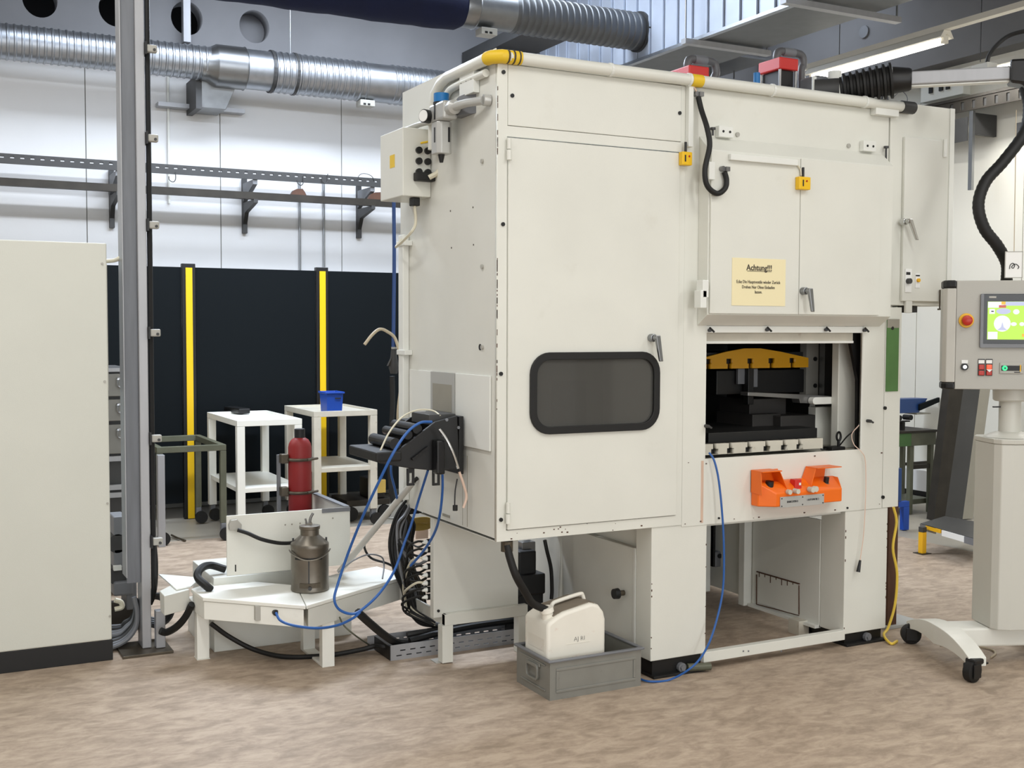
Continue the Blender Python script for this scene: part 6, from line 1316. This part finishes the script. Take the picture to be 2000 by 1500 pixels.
lp().rings([(x-.030, -.0085, z), (x-.030, -.014, z)], [.0125, .011], 18).build('green_button', 'led_green', ss); lp().cyl((x-.030, -.014, z), (x-.030, -.0148, z), .004, n=10).build('button_center', 'black', ss); lp().box(x+.036, x+.041, -.0092, -.0086, z-.016, z+.016).build('yellow_mark', 'estop_yellow', ss); lp().box(x+.012, x+.038, -.0068, -.0062, z-.021, z-.017).build('label_mark', 'ink_dark', ss)
# hanging card with handwritten digit
cdx, cdz = PP(1980, 518, -.03)
cdp = thing('hanging_card', 'white laminated card with a handwritten 3 hanging from a cord above the panel', 'card', tuple(PL+dP*cdx-nP*.03+Vector((0, 0, cdz-.065))))
x0_, z1_ = PP(1963, 491, -.03); x1_, z0_ = PP(1997, 543, -.03)
lp().box(x0_, x1_, .029, .031, z0_, z1_).build('card_sheet', 'paper_white', cdp, .0005)
for e_ in ((x0_, x0_+.004, z0_, z1_), (x1_-.004, x1_, z0_, z1_), (x0_, x1_, z0_, z0_+.004), (x0_, x1_, z1_-.004, z1_)): lp().box(e_[0], e_[1], .0282, .0288, e_[2], e_[3]).build('card_edge', 'grey_panel', cdp)
def pc(a, b): x, z = PP(a, b, -.027); return tuple(XP @ Vector((x, .0275, z)))
MB().tube([pc(1972, 525), pc(1973, 518), pc(1978, 514), pc(1982, 518), pc(1979, 524), pc(1976, 521), pc(1980, 517), pc(1985, 516), pc(1990, 521), pc(1988, 525)], .0018, 6).build('handwriting', 'ink_dark', cdp)
p0 = XP @ Vector(((x0_+x1_)/2, .03, z1_)); p1 = W(1985, 215, 5.5)
tag(MB().tube([p0, p0.lerp(p1, .5), p1], .0022, 6).build('string', 'beige_hose', None), 'thin beige string hanging the white card from the swivel arm', 'cord')
tubething('floor_cable', 'beige_hose', [PZ(1836, 1260, .006), PZ(1870, 1262, .006), PZ(1900, 1261, .006), PZ(1935, 1268, .006), PZ(1944, 1276, .006), PZ(1935, 1284, .006)], .005, 'thin brownish cable lying on the floor under the control pedestal', 'cable', n=6)
# ================================================================== right background
# leaning dark sheet profile
y0 = 6.9
lo_ = [PZ(1824, 1016), PZ(1845, 1015), PZ(1880, 1014), PZ(1900, 1013)]
def lean(p, a, b):      # point above p on the ray (a,b) at that depth plane
    return PY(a, b, p.y+.05)
hi_ = [lean(lo_[0], 1862, 700), lean(lo_[1], 1890, 700), lean(lo_[2], 1922, 700), lean(lo_[3], 1942, 700)]
lc = thing('leaning_chute', 'tall dark steel chute leaning at a slant behind the control pedestal', 'chute', ((lo_[0].x+lo_[3].x)/2, lo_[0].y, 0))
def strip(i, m, nm, dy):
    a, b, c, d = lo_[i], lo_[i+1], hi_[i+1], hi_[i]; o = Vector((0, dy, 0))
    MB().hexa([a, b, c, d], [a+o, b+o, c+o, d+o]).build(nm, m, lc)
strip(0, 'rack_dark', 'side_flange', .08); strip(1, 'sheet_dark', 'channel', .04); strip(2, 'interior_grey', 'front_flange', .06)
# low barrier platform with yellow post
z19 = .2
qa = PZ(1798, 1022, z19); 
lpq = thing('low_platform', 'low dark steel platform with a yellow post and white label strip', 'platform', (6.5, 5.7, 0))
fr0, fr1 = PZ(1798, 1022, z19), PZ(1905, 1052, z19); bk0, bk1 = PZ(1845, 1008, z19), PZ(1960, 1028, z19)
MB().hexa([(p.x, p.y, z19-.006) for p in (fr0, fr1, bk1, bk0)], [(p.x, p.y, z19) for p in (fr0, fr1, bk1, bk0)]).build('deck', 'sheet_dark', lpq)
df = (fr1-fr0).normalized(); nf = Vector((-df.y, df.x, 0)); nf = nf if nf.dot(CAM-fr0) > 0 else -nf
for (f0, f1, m, h) in ((0, .30, 'galv_dark', .045), (.12, .40, 'estop_yellow', .03), (.42, .82, 'paper_white', .045), (.82, 1.0, 'grey_mid', .05)):
    a, b = fr0.lerp(fr1, f0), fr0.lerp(fr1, f1); o = nf*(.006 if m != 'estop_yellow' else .009); up_ = Vector((0, 0, -.004)); dn = Vector((0, 0, -h))
    MB().hexa([a+dn, b+dn, b+up_, a+up_], [a+dn+o, b+dn+o, b+up_+o, a+up_+o]).build('edge_strip', m, lpq)
pp = PZ(1801, 1081); MB().box(pp.x-.02, pp.x+.02, pp.y-.02, pp.y+.02, .004, z19-.045).build('yellow_post', 'estop_yellow', lpq, .002); MB().box(pp.x-.02, pp.x+.02, pp.y-.02, pp.y+.02, z19-.044, z19-.007).build('post_head', 'grey_dark', lpq, .002); box('post_base', 'rack_dark', lpq, pp.x-.045, pp.x+.045, pp.y-.045, pp.y+.045, 0, .004)
bpp = bk1; MB().box(bpp.x-.02, bpp.x+.02, bpp.y-.02, bpp.y+.02, 0, z19-.008).build('rear_post', 'grey_dark', lpq)
# dark work stand with green box
yw2 = 7.15
def wp(a, b, y=yw2): return PY(a, b, y)
ws = thing('work_stand', 'dark steel work stand with green upper box seen right of the press', 'stand', (wp(1800, 1000).x, yw2+.2, 0))
xw0, xw1 = wp(1757, 900).x, wp(1782, 900).x; xw2 = wp(1826, 900).x
ztw, zbw = wp(1800, 845).z, wp(1800, 870).z
box('upper_box', 'sage', ws, xw1-.015, xw2+.01, yw2, yw2+.4, zbw, ztw, .003); box('green_side', 'sage_green', ws, xw0-.1, xw1-.016, yw2+.0, yw2+.4, zbw-.0, ztw, .003)
box('top_lip', 'rack_dark', ws, xw0-.1, xw2+.02, yw2-.01, yw2+.41, ztw+.001, ztw+.02)
for x in (xw1, xw2-.03):
    box('leg', 'sage', ws, x-.015, x+.025, yw2+.01, yw2+.05, 0, zbw-.001, .002)
box('leg', 'sage', ws, xw2-.02, xw2+.015, yw2+.35, yw2+.39, 0, zbw-.001, .002)
box('cross_bar', 'rack_dark', ws, xw1+.026, xw2-.046, yw2+.015, yw2+.04, wp(1800, 916).z, wp(1800, 908).z)
box('cross_bar', 'rack_dark', ws, xw2, xw2+.35, yw2+.36, yw2+.38, wp(1830, 918).z, wp(1830, 912).z)
box('low_shelf', 'sage', ws, xw0-.1, xw2, yw2+.051, yw2+.34, wp(1800, 986).z, wp(1800, 976).z, .003)
ks2 = thing('support_fork', 'small black forked support standing on the dark work stand', 'support', (wp(1779, 835).x, yw2+.1, ztw+.021))
x = wp(1779, 835).x; zk = wp(1779, 826).z
MB().box(x-.015, x+.015, yw2+.08, yw2+.12, ztw+.021, zk).build('stem', 'black', ks2); box('fork_bar', 'black', ks2, x-.075, x+.075, yw2+.08, yw2+.12, zk+.001, zk+.012)
for s in (-.065, .065): MB().cyl((x+s, yw2+.06, zk+.04), (x+s, yw2+.14, zk+.04), .024, n=12).build('roller', 'black', ks2)
# blue vice block hovering on rear arm
yv2 = 7.75
v0, v1 = PY(1757, 805, yv2), PY(1834, 780, yv2)
bv_ = thing('blue_clamp_block', 'dark blue machine block on a rear support seen right of the press', 'clamp', ((v0.x+v1.x)/2, yv2, v0.z-.02))
MB().hexa([(v0.x-.15, yv2, PY(1790, 806, yv2).z), (PY(1795, 800, yv2).x, yv2, PY(1795, 806, yv2).z), (PY(1795, 800, yv2).x, yv2+.15, PY(1795, 806, yv2).z), (v0.x-.15, yv2+.15, PY(1790, 806, yv2).z)], [(v0.x-.15, yv2, PY(1760, 779, yv2).z), (PY(1812, 779, yv2).x, yv2, PY(1812, 778, yv2).z), (PY(1812, 779, yv2).x, yv2+.15, PY(1812, 778, yv2).z), (v0.x-.15, yv2+.15, PY(1760, 779, yv2).z)]).build('body', 'blue_pipe', bv_, .004)
a1, b1 = PY(1796, 802, yv2-.02), PY(1834, 776, yv2-.02); MB().hexa([(a1.x, yv2-.03, a1.z), (b1.x, yv2-.03, b1.z-.045), (b1.x, yv2-.002, b1.z-.045), (a1.x, yv2-.002, a1.z)], [(a1.x, yv2-.03, a1.z+.06), (b1.x, yv2-.03, b1.z), (b1.x, yv2-.002, b1.z), (a1.x, yv2-.002, a1.z+.06)]).build('jaw', 'fence_black', bv_, .004)
box('plate', 'interior_grey', bv_, PY(1795, 805, yv2).x-.03, PY(1818, 805, yv2).x, yv2, yv2+.15, PY(1800, 807, yv2).z-.012, PY(1800, 807, yv2).z-.001)
box('support_column', 'grey_dark', bv_, v0.x-.16, v0.x-.04, yv2+.02, yv2+.13, 0, PY(1790, 806, yv2).z-.001)
# blue trestle foot
q1, q2 = PY(1756, 990, 6.6), PY(1776, 990, 6.6)
bt2 = thing('blue_trestle', 'blue steel trestle foot standing right behind the press', 'trestle', ((q1.x+q2.x)/2, 6.6, 0))
box('leg', 'blue_bin', bt2, PY(1765, 1000, 6.6).x, PY(1776, 1000, 6.6).x, 6.6, 6.64, 0, PY(1770, 990, 6.6).z, .002); box('foot_bar', 'blue_bin', bt2, q1.x-.15, PY(1776, 1000, 6.6).x, 6.6, 6.64, PY(1770, 990, 6.6).z+.001, PY(1770, 989, 6.6).z+.04, .002)
box('upright', 'blue_pipe', bt2, q1.x-.15, PY(1761, 950, 6.6).x, 6.6, 6.63, PY(1770, 989, 6.6).z+.041, PY(1758, 915, 6.6).z, .002)
# wall cabinets low on right wall
a1 = PX(1775, 915, XR-.1); tag(MB().box(XR-.10, XR-.004, a1.y-1.6, a1.y+.3, .06, a1.z).build('wall_panel_box', 'wall_white', None, .003), 'long white low boxing along the foot of the right wall', 'boxing')
